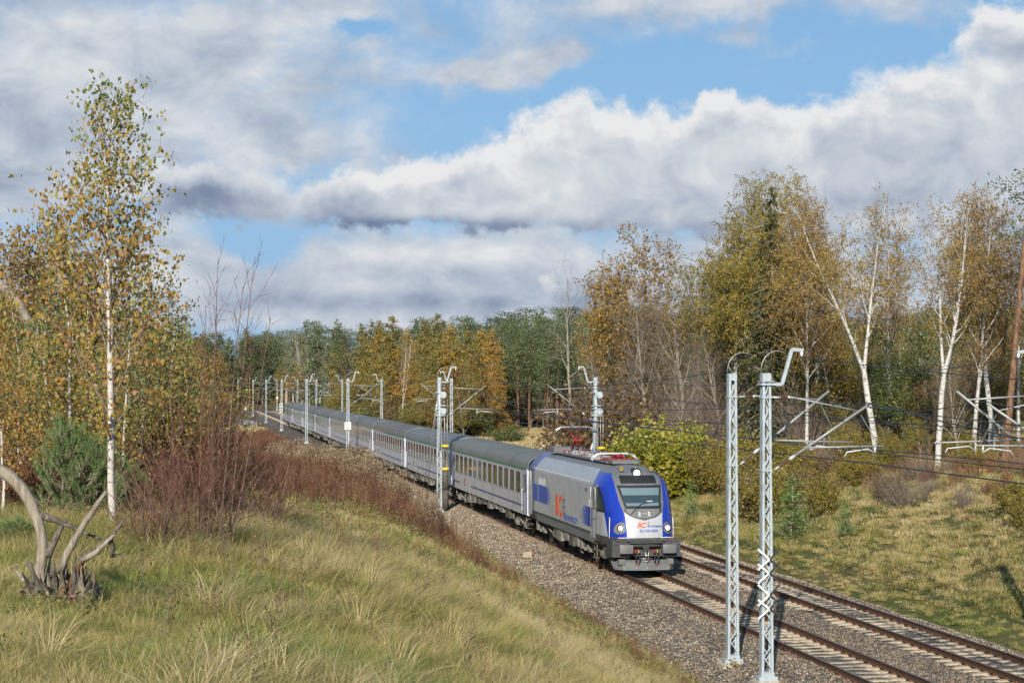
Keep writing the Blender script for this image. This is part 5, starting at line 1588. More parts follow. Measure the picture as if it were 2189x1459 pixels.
for i in range(16):
    u = rr_.uniform(1640, 2200)
    stand('yellow_shrub', PBSH[0], u, rr_.uniform(100, 118), rr_.uniform(905, 955), 'golden leafy shrub low among the white birch trunks', 'shrub', 'golden shrubs among the birch trunks', sxy=rr_.uniform(.7, 1.0))
# ---- background wood behind the train
def clear(u, Y):
    """push a plant back until it stands beyond the tracks"""
    k = .1794-(1094.5-u)/F
    if k < .052: return max(Y, 610+(Y % 60))
    return max(Y, 30.5/k+(Y % 23))
topv = lambda u: float(np.interp(u, [300,430,530,600,660,700,760,830,900,960,1000,1060,1120,1200,1300,1500,1700,1900,2100,2250], [705,705,702,696,672,684,680,688,674,684,676,666,655,652,650,668,670,660,640,640]))
n_p = 0
for row, (Y0, dv, n) in enumerate(((520, 0, 52), (430, 6, 48), (350, 16, 44))):
    for i in range(n):
        u = 290+(2230-290)*(i+rr_.uniform(.1, .9))/n
        Y = Y0+rr_.uniform(-35, 35)
        if u > 1250: Y = Y*.55+20
        stand('background_pine', rr_.choice(PPINE+PDPINE), u, clear(u, Y), topv(u)+dv+rr_.uniform(-10, 16), 'dark blue-green pine in the background wood', 'pine tree', 'pines of the background wood', sxy=rr_.uniform(.9, 1.35))
for i in range(34):
    u = 360+10*i+rr_.uniform(-5, 5)
    stand('background_pine', rr_.choice(PPINE+PDPINE), u, 650+rr_.uniform(-40, 60), rr_.uniform(702, 775), 'dark blue-green pine in the background wood', 'pine tree', 'pines of the background wood', sxy=rr_.uniform(1.2, 1.7))
for i in range(30):
    u = 980+rr_.uniform(0, 270); Y = rr_.uniform(260, 320)
    stand('background_pine', rr_.choice(PPINE+PDPINE), u, Y, rr_.uniform(670, 760), 'blue-green pine at the wood edge behind the coaches', 'pine tree', 'pines at the wood edge behind the coaches', sxy=rr_.uniform(.9, 1.2))
lar = [(735,290,712),(775,285,700),(812,300,680),(838,280,676),(870,295,690),(905,275,682),(935,285,672),(965,262,690),(790,276,730),(845,268,742),(1012,258,722),(915,268,722),(1000,280,700),(1030,270,692),(1052,262,705),(985,245,740),(930,250,745),(880,256,752),(820,262,760),(770,268,765),(1065,255,760),(715,300,745),(900,235,800),(960,232,800),(1010,238,790),(650,330,760),(600,350,770)]
for i, (u, Y, v) in enumerate(lar):
    Y = clear(u, Y)
    stand('larch_tree', (PLAR+[PYEL[0], POAK[0], POAK[1]])[(0,1,2,4,1,5,0,2,3,1)[i % 10]] if v > 715 else PLAR[i % 3], u, Y, v+rr_.uniform(-6,14), 'golden orange larch in the wood behind the train', 'larch tree', 'golden larches behind the train', sxy=rr_.uniform(.85, 1.15))
for i, (u, Y, v) in enumerate([(628,330,702),(645,325,696),(662,322,700),(684,318,712),(700,312,722),(612,340,725),(740,270,716),(860,262,705)]):
    stand('bare_birch', PBARE[i % 2], u, clear(u, Y), v, 'leafless white-stemmed birch behind the middle of the train', 'birch tree', 'leafless birches behind the train', sxy=.8)
for i in range(34):
    u = rr_.uniform(660, 1260); Y = rr_.uniform(225, 262) if u > 800 else rr_.uniform(270, 330); p = rr_.choice([PBSH[4], PBSH[1], PBSH[0], PYEL[1], PYEL[0]])
    if 1010 < u < 1270: Y = rr_.uniform(285, 310)
    Y = clear(u, Y)
    stand('wood_edge_shrub', p, u, Y, rr_.uniform(800, 850) if p in PYEL else (rr_.uniform(842, 872) if u < 960 else rr_.uniform(868, 892)), 'shrub at the foot of the wood behind the train', 'shrub', 'shrubs at the foot of the wood behind the train', sxy=rr_.uniform(1, 1.6))
for i in range(12):
    u = 1080+rr_.uniform(0, 160)
    stand('young_tree', rr_.choice([PYEL[1], PBARE[0], PYEL[0], PBARE[1]]), u, rr_.uniform(278, 300), rr_.uniform(740, 830), 'slim brownish tree at the edge of the dry meadow', 'tree', 'slim trees at the edge of the dry meadow', sxy=.8)
stand('green_bush', PBSH[4], 1088, 215, 905, 'dark green bush in the dry meadow behind the first coach', 'bush', sxy=1.5)
stand('green_bush', PBSH[4], 905, 240, 868, 'pale green willow bush behind the mast with the weights', 'bush', sxy=1.5, rz=2)
stand('young_pine', PSEED, 1212, 150, 915, 'small green pine behind the raised pantograph', 'pine tree', sxy=1.3)
stand('young_pine', PSEED, 1690, 86, 1010, 'young green pine on the right bank beside the nearest mast', 'pine tree', sxy=1.9)
stand('young_pine', PSEED, 1806, 82, 1060, 'small lone pine seedling on the grassy right bank', 'pine tree', sxy=1.4)
stand('young_pine', PSEED, 1478, 100, 1024, 'tiny pine seedling right of the locomotive cab', 'pine tree', sxy=1.4)
for u, Y, v in ((500,640,770),(455,630,775),(470,650,770),(440,640,780),(490,660,770),(420,630,770),(545,700,800),(575,710,800),(600,720,800)):
    stand('background_pine', rr_.choice(PDPINE), u, Y, v, 'low dark pine beside the far end of the tracks', 'pine tree', 'low pines beside the far end of the tracks', sxy=1.3)
# ------------------------------------------------------------------ left hill: young birches, shrubs, stump
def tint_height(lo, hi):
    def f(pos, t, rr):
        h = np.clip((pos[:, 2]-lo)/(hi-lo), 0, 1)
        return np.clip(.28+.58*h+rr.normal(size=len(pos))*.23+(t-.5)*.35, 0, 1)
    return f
def young_birch(seed, pts, r0, nch=34, Lb=1.1, leaves=30, lsize=.05, start=.35, lo=1.5, hi=4.5, up=34, tf=None):
    g = Veg(seed)
    S = dict(segs=[8,6,4], wig=[.03,.07,.11], trop=[0,.05,-.10], sides=[9,4,3], trunk_lv=0, leaf_lv=1, leaves=leaves, lspread=.035,
             nch=[nch,7], start=[start,.2], ang=[up,40], angv=[8,14], len=[.3,.45], lref=[1,.9], abs0=Lb,
             shape=[lambda f: 1.15-.88*f, one], rr=[.36,.5], rmin=.0028, tip=.18)
    g.branch(np.array(pts, float), 5.0, r0, 0, S)
    lm = g.leaf_mesh(lsize, .8, .72, tf or tint_height(lo, hi))
    return g.meshes('young_birch', B_BIRCHY, B_TWIG, L_YOUNG, lm)
def path_px(pxs, Y, base):
    out = []
    for (u, v) in pxs:
        p = P(u, v, Y); out.append((p.x-base.x, 0, p.z-base.z))
    return out
def smooth(pts, n=12, jit=.0, seed=0):
    pts = np.array(pts, float); t = np.linspace(0, 1, len(pts)); q = np.linspace(0, 1, n); r_ = np.random.RandomState(seed)
    o = np.stack([np.interp(q, t, pts[:, k]) for k in range(3)], 1)
    o[1:-1] = (o[:-2]+o[1:-1]*2+o[2:])/4
    return o+r_.normal(size=o.shape)*jit
def base_at(u, Y):
    X = (u-1094.5)/F*Y; return Vector((X, Y, gz_(X, Y)))
# the tall one
Yb = 20.0; b0 = base_at(243, Yb)
pp = smooth([(0,0,-.1)]+path_px([(236,760),(231,600),(229,430),(236,300),(250,215)], Yb, b0), 16, .008, 3)
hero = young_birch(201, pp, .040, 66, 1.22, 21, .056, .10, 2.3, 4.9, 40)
plant('young_birch', hero, b0, 1, 'tallest young birch on the left hill, white slim trunk and green and yellow leaves', 'birch tree', 'young birches on the left hill', 0.0)
specs = [ # u_base, u_top, v_top, Y, radius, label
 (185,135,470,24,.030,'young birch leaning left just left of the tallest birch'),
 (122,105,560,25,.026,'thin white-stemmed young birch above the small pine, second from the left'),
 (262,300,560,23,.022,'young birch with yellow leaves close behind the tallest birch'),
 (285,330,520,26,.026,'young birch with many green leaves right of the tallest birch'),
 (302,365,560,27,.026,'young birch right of the tallest one, leaning right'),
 (60,40,600,27,.026,'young birch with orange leaves near the left edge'),
 (10,-10,560,22,.026,'young birch cut by the left edge, yellow-green leaves'),
 (215,195,520,28,.028,'young birch behind the tallest one, orange leaves in its top'),
 (345,390,640,30,.024,'small young birch behind the tall bare shrub'),
 (160,150,600,31,.026,'young birch at the back of the left thicket'),
 (390,415,690,33,.022,'low young birch at the right end of the thicket'),
 (95,80,640,30,.024,'low young birch left of the pine, golden leaves'),
 (250,262,610,33,.026,'young birch at the very back behind the tallest one'),
 (330,322,600,34,.026,'rusty leaved young birch at the back right of the thicket'),
 (30,62,680,29,.024,'small young birch above the curved bleached trunk')]
ygen = []
for k in range(5):
    rr_ = np.random.RandomState(300+k)
    pts = smooth([(0,0,-.1),(.1*rr_.normal(),.0,1.4),(.16*rr_.normal(),.05,2.8),(.12*rr_.normal(),0,4.2)], 12, .01, k)
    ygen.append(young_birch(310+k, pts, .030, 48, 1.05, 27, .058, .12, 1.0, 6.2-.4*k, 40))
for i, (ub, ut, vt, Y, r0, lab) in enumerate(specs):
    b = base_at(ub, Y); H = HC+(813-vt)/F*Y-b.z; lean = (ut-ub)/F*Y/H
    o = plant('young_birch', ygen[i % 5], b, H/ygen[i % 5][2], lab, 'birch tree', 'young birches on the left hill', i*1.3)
    o.rotation_euler = (0, math.atan(lean), 0) if i % 2 else (0, math.atan(lean), 0)
    o.rotation_euler.rotate_axis('Z', i*1.3)
# rusty brown brush filling the thicket
PRUST = [bush(401, 2.6, 2.0, L_YOUNG, 34, 26, .06, B_RED, B_TWIG), bush(402, 2.4, 2.2, L_BROWN, 40, 22, .06, B_RED, B_RED), bush(403, 2.2, 2.2, None, 60, 0, .05, B_RED, B_RED, True)]
rr_ = random.Random(8)
for i in range(26):
    u = rr_.uniform(-30, 390); Y = rr_.uniform(27, 44); k = rr_.choice([0,0,1,1,2])
    v = rr_.uniform(700, 860)
    stand('thicket_shrub', PRUST[k], u, Y, v, ['yellow leaved shrub inside the left thicket','brown leaved shrub inside the left thicket','bare red-brown shrub inside the left thicket'][k], 'shrub', ['yellow shrubs of the left thicket','brown shrubs of the left thicket','bare shrubs of the left thicket'][k], sxy=rr_.uniform(.9, 1.4)*(1 if u < 230 else .55))
# trees behind the thicket
stand('oak_tree', POAK[1], 70, 62, 405, 'ochre oak with leaf clusters against the sky at the left edge', 'oak tree', sxy=.75, rz=1.0)
stand('oak_tree', POAK[1], 150, 66, 430, 'ochre oak behind the tallest young birch', 'oak tree', sxy=.6, rz=3.0)
stand('oak_tree', POAK[0], -10, 58, 520, 'oak half outside the left edge', 'oak tree', sxy=.7, rz=2)
for u, Y, v, p, lab in ((20,75,640,PYEL[1],'brown-leaved tree low at the left edge'),(110,80,600,PYEL[0],'golden tree behind the left thicket'),(230,85,620,PYEL[1],'rusty tree behind the tallest young birch'),(320,80,640,PYEL[0],'yellow tree at the back right of the left thicket'),
                    (372,90,680,POAK[1],'orange-brown oak between the thicket and the bare shrub'),(408,110,712,PYEL[1],'rusty tree behind the tall bare shrub'),(360,120,690,PGRN[0],'dark green tree behind the thicket'),(440,140,700,POAK[0],'brown oak left of the far tracks'),
                    (180,95,640,PDPINE[0],'dark pine behind the left thicket'),(60,90,650,PDPINE[1],'dark pine low at the left edge'),(300,100,680,PPINE[1],'pine behind the yellow trees of the thicket'),(410,60,770,PDPINE[0],'dark green young spruce behind the bare red shrub'),(455,72,800,PDPINE[1],'green young pine low behind the red shrub')):
    stand('thicket_tree', p, u, Y, v, lab, 'tree', sxy=1.2 if u < 350 else .62)
# leaning dead limb at the left edge
def limb(pxs, Y, r0, r1, label):
    b = base_at(pxs[0][0], Y); g = Veg(9)
    pts = smooth(path_px(pxs, Y, b), 10, .02, 4); g.tube('trunk', pts, np.linspace(r0, r1, 10), 8)
    for k in range(5):
        i = 3+k; e = pts[i]+np.array([g.r.uniform(-.8,.3), g.r.uniform(-.3,.3), g.r.uniform(.4,1.2)]); g.tube('twig', np.array([pts[i], (pts[i]+e)/2+[.05,0,0], e]), [.03,.02,.006], 4)
    p = g.meshes('limb', B_GREY, B_TWIG); plant('leaning_tree', p, b, 1, label, 'bare tree', None, 0)
limb([(150,905),(110,800),(55,670),(5,605),(-60,560)], 45, .17, .09, 'leaning grey bare trunk at the left edge reaching out of the picture')
# small pine in front of the birches
def seedling(seed, H, W, n_needle=150):
    g = Veg(seed); rr = g.r; P_, D_ = [], []
    def shoot(p, d, L):
        d = d/np.linalg.norm(d); k = 5; pts = [p]
        for i in range(k): d = d+np.array([0,0,.10])+rr.normal(size=3)*.03; d /= np.linalg.norm(d); pts.append(pts[-1]+d*L/k)
        pts = np.array(pts); g.tube('twig', pts, np.linspace(.010,.005,k+1), 4)
        m = int(n_needle*L/.35); t = rr.uniform(.12, 1, m)*k; i0 = np.minimum(t.astype(int), k-1); f = (t-i0)[:, None]
        P_.append(pts[i0]*(1-f)+pts[i0+1]*f); D_.append(pts[i0+1]-pts[i0])
        return pts
    for lead in range(3):
        b = np.array([(lead-1)*W*.22, 0, -.05]); h = H*(1, .92, .75)[lead]
        tr = np.array([b, b+[0,0,h*.5], b+[rr.uniform(-.05,.05),0,h*.86]]); g.tube('trunk', tr, [.022,.015,.008], 6)
        shoot(tr[-1], np.array([0,0,1.]), h*.16)
        for i in range(26):
            f = (i+.5)/26; z = h*(.06+.80*f); r_ = W*.5*(1-f)**.75+.10
            a = i*2.4+rr.uniform(-.3, .3); base = b+np.array([0,0,z])
            d = np.array([math.cos(a), math.sin(a), .25+.6*f]); end = base+d/np.linalg.norm(d)*r_
            g.tube('twig', np.array([base, (base+end)/2-[0,0,.03], end]), [.010,.008,.006], 4)
            shoot(base*.45+end*.55, d+rr.normal(size=3)*.2, r_*.5+.1)
            for q in range(4): shoot(base*(.6-.15*q)+end*(.4+.15*q), d*.6+np.array([rr.normal()*.6, rr.normal()*.6, .5]), .16+.12*rr.rand())
    pos = np.concatenate(P_); dd = np.concatenate(D_); dd /= np.linalg.norm(dd, axis=1)[:, None]; m = len(pos)
    a = dd*.95+rr.normal(size=(m, 3))*.5; a /= np.linalg.norm(a, axis=1)[:, None]
    b2 = np.cross(a, rr.normal(size=(m, 3))); b2 /= np.linalg.norm(b2, axis=1)[:, None]
    L = .055*rr.uniform(.7, 1.2, m)[:, None]; w_ = .0019
    v = np.stack([pos-b2*w_, pos+b2*w_, pos+a*L+b2*w_*.5, pos+a*L-b2*w_*.5], 1).reshape(-1, 3)
    t = np.clip(.35+.35*pos[:, 2]/H+rr.normal(size=m)*.15, 0, 1)
    return g.meshes('seedling', B_GREY, B_TWIG, L_SEEDL, (v, np.arange(m*4).reshape(-1, 4), t))
PS = seedling(501, 1.35, 1.15); PS2 = seedling(502, .8, .7)
stand('small_pine', PS, 172, 21.5, 872, 'bushy green small pine behind the driftwood stump', 'pine tree', rz=.3, sxy=.78)
stand('small_pine', PS2, 262, 22.5, 960, 'small pine growing at the right foot of the tallest birch', 'pine tree', rz=1.3, sxy=1.0)
stand('small_pine', PS2, 28, 18.5, 1092, 'small pine low in the grass at the left edge, left of the curved trunk', 'pine tree', rz=2.3, sxy=1.3)
stand('small_pine', PS2, 800, 62, 1080, 'small bright pine seedling in front of the red-brown weeds', 'pine tree', rz=.3, sxy=1.6)
# tall bare shrub
def bare_shrub(seed, n, H, W, r0=.012, special=()):
    g = Veg(seed); rr = g.r
    S = dict(segs=[8,5,3], wig=[.10,.13,.15], trop=[.03,.05,.02], sides=[5,4,3], trunk_lv=0, leaf_lv=9, leaves=0,
             nch=[10,3], start=[.16,.15], ang=[36,38], angv=[10,12], len=[.30,.42], lref=[1,.6], shape=[lambda f: 1.2-.7*f, one], rr=[.5,.6], rmin=.0028, tip=.3)
    for i in range(n):
        a = rr.uniform(0, 6.28); q = rr.rand()**.6
        d = np.array([math.cos(a)*q*W/H*1.1, math.sin(a)*q*W/H*.8, 1]); h = H*rr.uniform(.45, 1.0)*(1-.30*q)
        g.grow((math.cos(a)*q*W*.16, math.sin(a)*q*W*.12, -.05), d, h, r0*rr.uniform(.6, 1.2), 0, S)
    S2 = dict(S, nch=[13,3], wig=[.018,.06,.08], ang=[30,35], len=[.20,.4], trop=[.02,.05,.02], start=[.3,.2])
    for (x, y, dx, h) in special:
        g.grow((x, y, -.05), (dx, 0, 1), h, .0105, 0, S2)
    return g.meshes('bare_shrub', B_REDS, B_RED)
Ys = 19.5; bs = base_at(425, Ys)
hs = lambda v: HC+(813-v)/F*Ys-bs.z
sp_ = [(.12,0,.055,hs(540)*1.0),(.30,.1,.075,hs(532)),(.22,-.1,.12,hs(600)),(.0,.1,-.02,hs(640)),(.34,0,.17,hs(660)),(-.2,0,-.05,hs(760))]
BS = bare_shrub(601, 50, hs(760), 1.6, .0072, sp_)
plant('bare_shrub', BS, bs, 1, 'large leafless shrub with many reddish-brown stems, its tallest shoots rising above the wood', 'shrub', None, 0.0, first='stems', second='twigs')
BS2 = bare_shrub(602, 32, 1.5, 1.2, .009)
stand('bare_shrub', BS2, 330, 18.2, 960, 'low tangle of bare twigs left of the large leafless shrub', 'shrub', rz=1, first='stems', second='twigs')
stand('bare_shrub', BS2, 545, 24, 900, 'low bare red shrub right of the large leafless shrub', 'shrub', rz=2, first='stems', second='twigs')
stand('bare_shrub', BS2, 290, 24, 900, 'bare red shrub between the small pine and the large leafless shrub', 'shrub', rz=5, first='stems', second='twigs')
# ------------------------------------------------------------------ driftwood stump
def woodmat(name, a, b_, c):
    m = bpy.data.materials.new(name); m.use_nodes = True
    nb = NB(m.node_tree); bs_ = m.node_tree.nodes['Principled BSDF']
    co = nb.new('ShaderNodeTexCoord').outputs['Object']
    mp = nb.new('ShaderNodeMapping'); nb.put(mp.inputs[0], co); mp.inputs['Scale'].default_value = (38, 38, 5)
    n1 = nb.noise(mp.outputs[0], 1, 5, .7, .4); n2 = nb.noise(co, 4, 4, .6)
    col = nb.ramp(n1, [(.3, c), (.5, b_), (.7, a)]); col = nb.mix(nb.sstep(n2, .5, .75), col, b_)
    nb.put(bs_.inputs['Base Color'], col); bs_.inputs['Roughness'].default_value = .85; bs_.inputs['Specular IOR Level'].default_value = .2
    bn = nb.new('ShaderNodeBump'); bn.inputs['Strength'].default_value = .9; bn.inputs['Distance'].default_value = .01
    nb.put(bn.inputs['Height'], n1); nb.l.new(bn.outputs[0], bs_.inputs['Normal'])
    return m
M_DRIFT = woodmat('bleached_driftwood', (.38,.33,.26), (.27,.225,.17), (.09,.075,.055))
M_DRIFTD = woodmat('grey_weathered_wood', (.25,.21,.165), (.13,.11,.085), (.03,.026,.02))
M_ROT = woodmat('rotten_red_wood', (.18,.075,.04), (.10,.045,.025), (.04,.025,.02))
Yst = 13.6
st_b = base_at(130, Yst); st_b.z = gz_(st_b.x, st_b.y)
stump = empty('driftwood_stump', st_b, 0, 'weathered uprooted stump with a curved bleached trunk and splintered roots in the grass', 'tree stump')
def wood(name, pxs, rads, m_, dy=0.0, n=16, jit=.006, seed=1, flat=1.0):
    jit *= .4; mb = MB(); pts = smooth([(*(p[:1]), dy*i/(len(pxs)-1) , p[2]) for i, p in enumerate(path_px(pxs, Yst, st_b))], n, jit, seed)
    rd = np.interp(np.linspace(0, 1, n), np.linspace(0, 1, len(rads)), rads)*np.random.RandomState(seed).uniform(.95, 1.05, n)
    mb.tube([tuple(p) for p in pts], list(rd), 9 if name != 'splinter' else 4, 0, True, name != 'splinter'); o = mb.build(name, m_, stump); return o
wood('curved_trunk', [(55,1310),(84,1225),(93,1165),(82,1110),(55,1055),(25,1020),(-5,1002),(-40,995)], [.070,.046,.038,.040,.045,.047,.046,.044], M_DRIFT, 0, 22, .004, 2)
wood('branch', [(128,1225),(150,1170),(185,1115),(210,1080),(234,1048)], [.026,.028,.024,.020,.012], M_DRIFT, -.1, 16, .005, 3)
wood('branch', [(68,1096),(100,1106),(125,1118),(165,1138),(208,1156)], [.030,.030,.018,.012,.009], M_DRIFTD, .15, 14, .005, 4)
wood('branch', [(100,1190),(112,1160),(125,1130),(134,1112)], [.032,.026,.018,.010], M_DRIFTD, .1, 10, .004, 5)
wood('branch', [(170,1200),(200,1180),(232,1150),(262,1108)], [.032,.028,.020,.006], M_DRIFTD, .12, 12, .004, 6)
wood('branch', [(172,1198),(205,1182),(240,1148),(250,1140)], [.020,.022,.014,.004], M_DRIFT, -.06, 12, .003, 7)
wood('root', [(236,1150),(240,1175),(232,1192),(252,1185)], [.018,.020,.014,.008], M_DRIFTD, .1, 10, .004, 8)
wood('root', [(30,1215),(48,1226),(64,1238)], [.010,.014,.016], M_DRIFT, -.15, 8, .003, 9)
wood('root', [(55,1205),(70,1212),(90,1230)], [.012,.02,.03], M_DRIFTD, 0, 8, .003, 10)
rr_ = random.Random(21)
for k in range(64):
    u = 58+k*2.45+rr_.uniform(-6, 6); v = 1228+rr_.uniform(-44, 30)
    if k < 3: v += 20
    if k > 40: v = max(v, 1190)+(k-40)*.8
    wood('splinter', [(u*.62+52+rr_.uniform(-8,8), 1335), (u*.85+20+rr_.uniform(-5,5), 1262), (u+rr_.uniform(-3,3), (v+1262)/2), (u+rr_.uniform(-7,9), v)], [.050, .026+rr_.uniform(0,.016), .016, .003], rr_.choice([M_DRIFTD, M_DRIFTD, M_DRIFTD, M_DRIFTD, M_DRIFT]), rr_.uniform(-.25, .2), 9, .005, 40+k)
for (u, v, r0) in ((62,1265,.06),(148,1245,.06),(165,1225,.045)):
    wood('rotten_core', [(u-6, v+55), (u, v), (u+8, v-22)], [r0, r0, r0*.3], M_ROT, rr_.uniform(0, .1), 8, .006, int(u))
# reddish dry leaves beside the stump
dl = MB()
for k in range(20):
    p = P(rr_.uniform(126, 160), rr_.uniform(1245, 1350), Yst-.25-rr_.uniform(0,.5)); q = [Vector((rr_.gauss(0,1), rr_.gauss(0,1), rr_.gauss(0,1))).normalized()*.022 for _ in range(3)]
    dl.add([p+q[0], p+q[1], p-q[0]*.8, p-q[1]], [(0,1,2,3)])
o = dl.build('dry_leaves', mat('red_dry_leaf', (.22,.08,.05), .7, 0, .3, 30)); tag(o, 'reddish dry leaves hanging in the grass in front of the stump', 'leaves', None, 'stuff')
# ------------------------------------------------------------------ scattered ground cover
PROTO = {}
def proto_coll(name, meshes):
    c = bpy.data.collections.new(name)
    for i, me in enumerate(meshes):
        o = bpy.data.objects.new('%s_%02d' % (name, i), me); c.objects.link(o)
    return c
def tri_mesh(name, V, Fq, m_, tint):
    return npmesh(name, V, Fq, m_, tint=tint)
L_GRASS = leafmat('meadow_grass', [(0,(.05,.10,.015)),(.22,(.10,.185,.025)),(.40,(.22,.255,.048)),(.56,(.42,.33,.115)),(.78,(.56,.43,.20)),(1,(.62,.52,.34))], .3, True)
L_WEED = leafmat('red_brown_weeds', [(0,(.06,.028,.018)),(.35,(.14,.06,.035)),(.6,(.23,.11,.055)),(.8,(.32,.21,.11)),(1,(.24,.22,.06))], .2, True)
L_PLUME = leafmat('pale_plumes', [(0,(.16,.10,.055)),(.5,(.32,.24,.14)),(1,(.46,.37,.24))], .3, True)
L_HERB = leafmat('low_herbs', [(0,(.03,.065,.015)),(.4,(.09,.13,.03)),(.7,(.24,.20,.045)),(1,(.30,.13,.04))], .3, True)
M_STONE = bpy.data.materials.new('ballast_stone'); M_STONE.use_nodes = True
_nb = NB(M_STONE.node_tree); _bb = M_STONE.node_tree.nodes['Principled BSDF']
_ai = _nb.new('ShaderNodeAttribute', attribute_type='INSTANCER', attribute_name='tin').outputs['Fac']
_nb.put(_bb.inputs['Base Color'], _nb.ramp(_ai, [(0,(.065,.045,.03)),(.3,(.16,.115,.075)),(.65,(.26,.205,.14)),(.88,(.38,.325,.245)),(1,(.60,.56,.47))])); _bb.inputs['Roughness'].default_value = .85
def tuft(seed, n, H, spread, w_, bend, seedheads=0):
    r = np.random.RandomState(seed)
    a = r.uniform(0, 6.28, n); q = np.sqrt(r.rand(n))*spread
    base = np.stack([np.cos(a)*q, np.sin(a)*q, np.full(n, -.03)], 1)
    h = H*r.uniform(.45, 1.1, n); da = a+r.normal(size=n)*.7
    out = np.stack([np.cos(da), np.sin(da), np.zeros(n)], 1); bd = bend*r.uniform(.3, 1.3, n)
    side = np.stack([-np.sin(da+r.normal(size=n)*.8), np.cos(da), np.zeros(n)], 1)
    pts = []
    for f, k, wf in ((0, 0, 1), (.4, .12, .9), (.75, .48, .65), (1.0, 1.0, .15)):
        zz = f-.28*k*bd; c = base+out*(h*bd*k)[:, None]+np.array([0, 0, 1])*(h*zz)[:, None]
        pts.append(c-side*w_*.5*wf); pts.append(c+side*w_*.5*wf)
    V = np.stack(pts, 1).reshape(-1, 3); o = np.arange(n)[:, None, None]*8
    q_ = np.array([[0,1,3,2],[2,3,5,4],[4,5,7,6]])[None]+o
    t = np.repeat(np.clip(r.normal(.5, .34, n), 0, 1), 3)
    t = np.clip(t+np.tile([-.15, 0, .18], n), 0, 1)
    return V, q_.reshape(-1, 4), t
GR = []
for i in range(5):
    v, q, t = tuft(700+i, 120, .15+.025*i, .20, .0045, .6); GR.append(npmesh('tuft', v, q, L_GRASS, tint=t))
for i in range(2):
    v, q, t = tuft(710+i, 130, .34, .12, .0036, 1.25); GR.append(npmesh('tuft', v, q, L_GRASS, tint=np.clip(t+.15, 0, 1)))
GF = []
for i in range(4):
    v, q, t = tuft(720+i, 80, .30, .42, .017, .6); GF.append(npmesh('far_tuft', v, q, L_GRASS, tint=t))
def weed(seed, n, H, spread, plume):
    g = Veg(seed); rr = g.r; P_ = []; PP = []
    for i in range(n):
        a = rr.uniform(0, 6.28); q = math.sqrt(rr.rand())*spread; h = H*rr.uniform(.6, 1.1)
        b = np.array([math.cos(a)*q, math.sin(a)*q, -.05]); tpt = b+np.array([rr.normal()*.09, rr.normal()*.09, h])
        g.tube('twig', np.array([b, (b+tpt)/2+rr.normal(size=3)*.02, tpt]), [.012, .009, .005], 3)
        m = 22; f = rr.uniform(.15, .95, m)[:, None]; P_.append(b*(1-f)+tpt*f+rr.normal(size=(m, 3))*.035)
        if plume: PP.append(tpt+rr.normal(size=(16, 3))*np.array([.055, .055, .09]))
    v, q, t = g.leaf_mesh(.075, .5, .35, extra=np.concatenate(P_))
    tv = np.concatenate(g.V['twig']); tq = np.concatenate(g.Fq['twig'])
    vs, qs, ti, mi = [tv, v], [tq, q+len(tv)], [np.full(len(tq), .45), t], [np.zeros(len(tq), int), np.zeros(len(q), int)]
    if plume:
        o = len(tv)+len(v); v2, q2, t2 = g.leaf_mesh(.07, -.1, .6, extra=np.concatenate(PP)); vs.append(v2); qs.append(q2+o); ti.append(t2); mi.append(np.ones(len(q2), int))
    return npmesh('weed', np.concatenate(vs), np.concatenate(qs), [L_WEED, L_PLUME], tint=np.concatenate(ti), mi=np.concatenate(mi))
WD = [weed(730+i, 16, 1.25, .38, False) for i in range(4)]
WP = [weed(740+i, 14, 1.45, .38, True) for i in range(3)]
def herb(seed):
    g = Veg(seed); rr = g.r; n = 90
    c = rr.normal(size=(n, 3))*np.array([.14, .14, .10])+[0, 0, .16]; v, q, t = g.leaf_mesh(.06, .1, .7, extra=c)
    return npmesh('herb', v, q, L_HERB, tint=t)
HB = [herb(750+i) for i in range(3)]
def stone(seed):
    r = random.Random(seed); mb = MB()
    pts = []
    for (x, y, z) in ((1,0,0),(-1,0,0),(0,1,0),(0,-1,0),(0,0,1),(0,0,-1),(.6,.6,.5),(-.6,.6,.5),(.6,-.6,.5),(-.6,-.6,.5)):
        k = r.uniform(.75, 1.2); pts.append((x*k*.5, y*k*.5, z*k*.4))
    import bmesh
    bm = bmesh.new(); [bm.verts.new(p) for p in pts]; bmesh.ops.convex_hull(bm, input=bm.verts)
    me = bpy.data.meshes.new('stone'); bm.to_mesh(me); bm.free(); me.materials.append(M_STONE); return me
ST = [stone(i) for i in range(5)]
_cols = {}
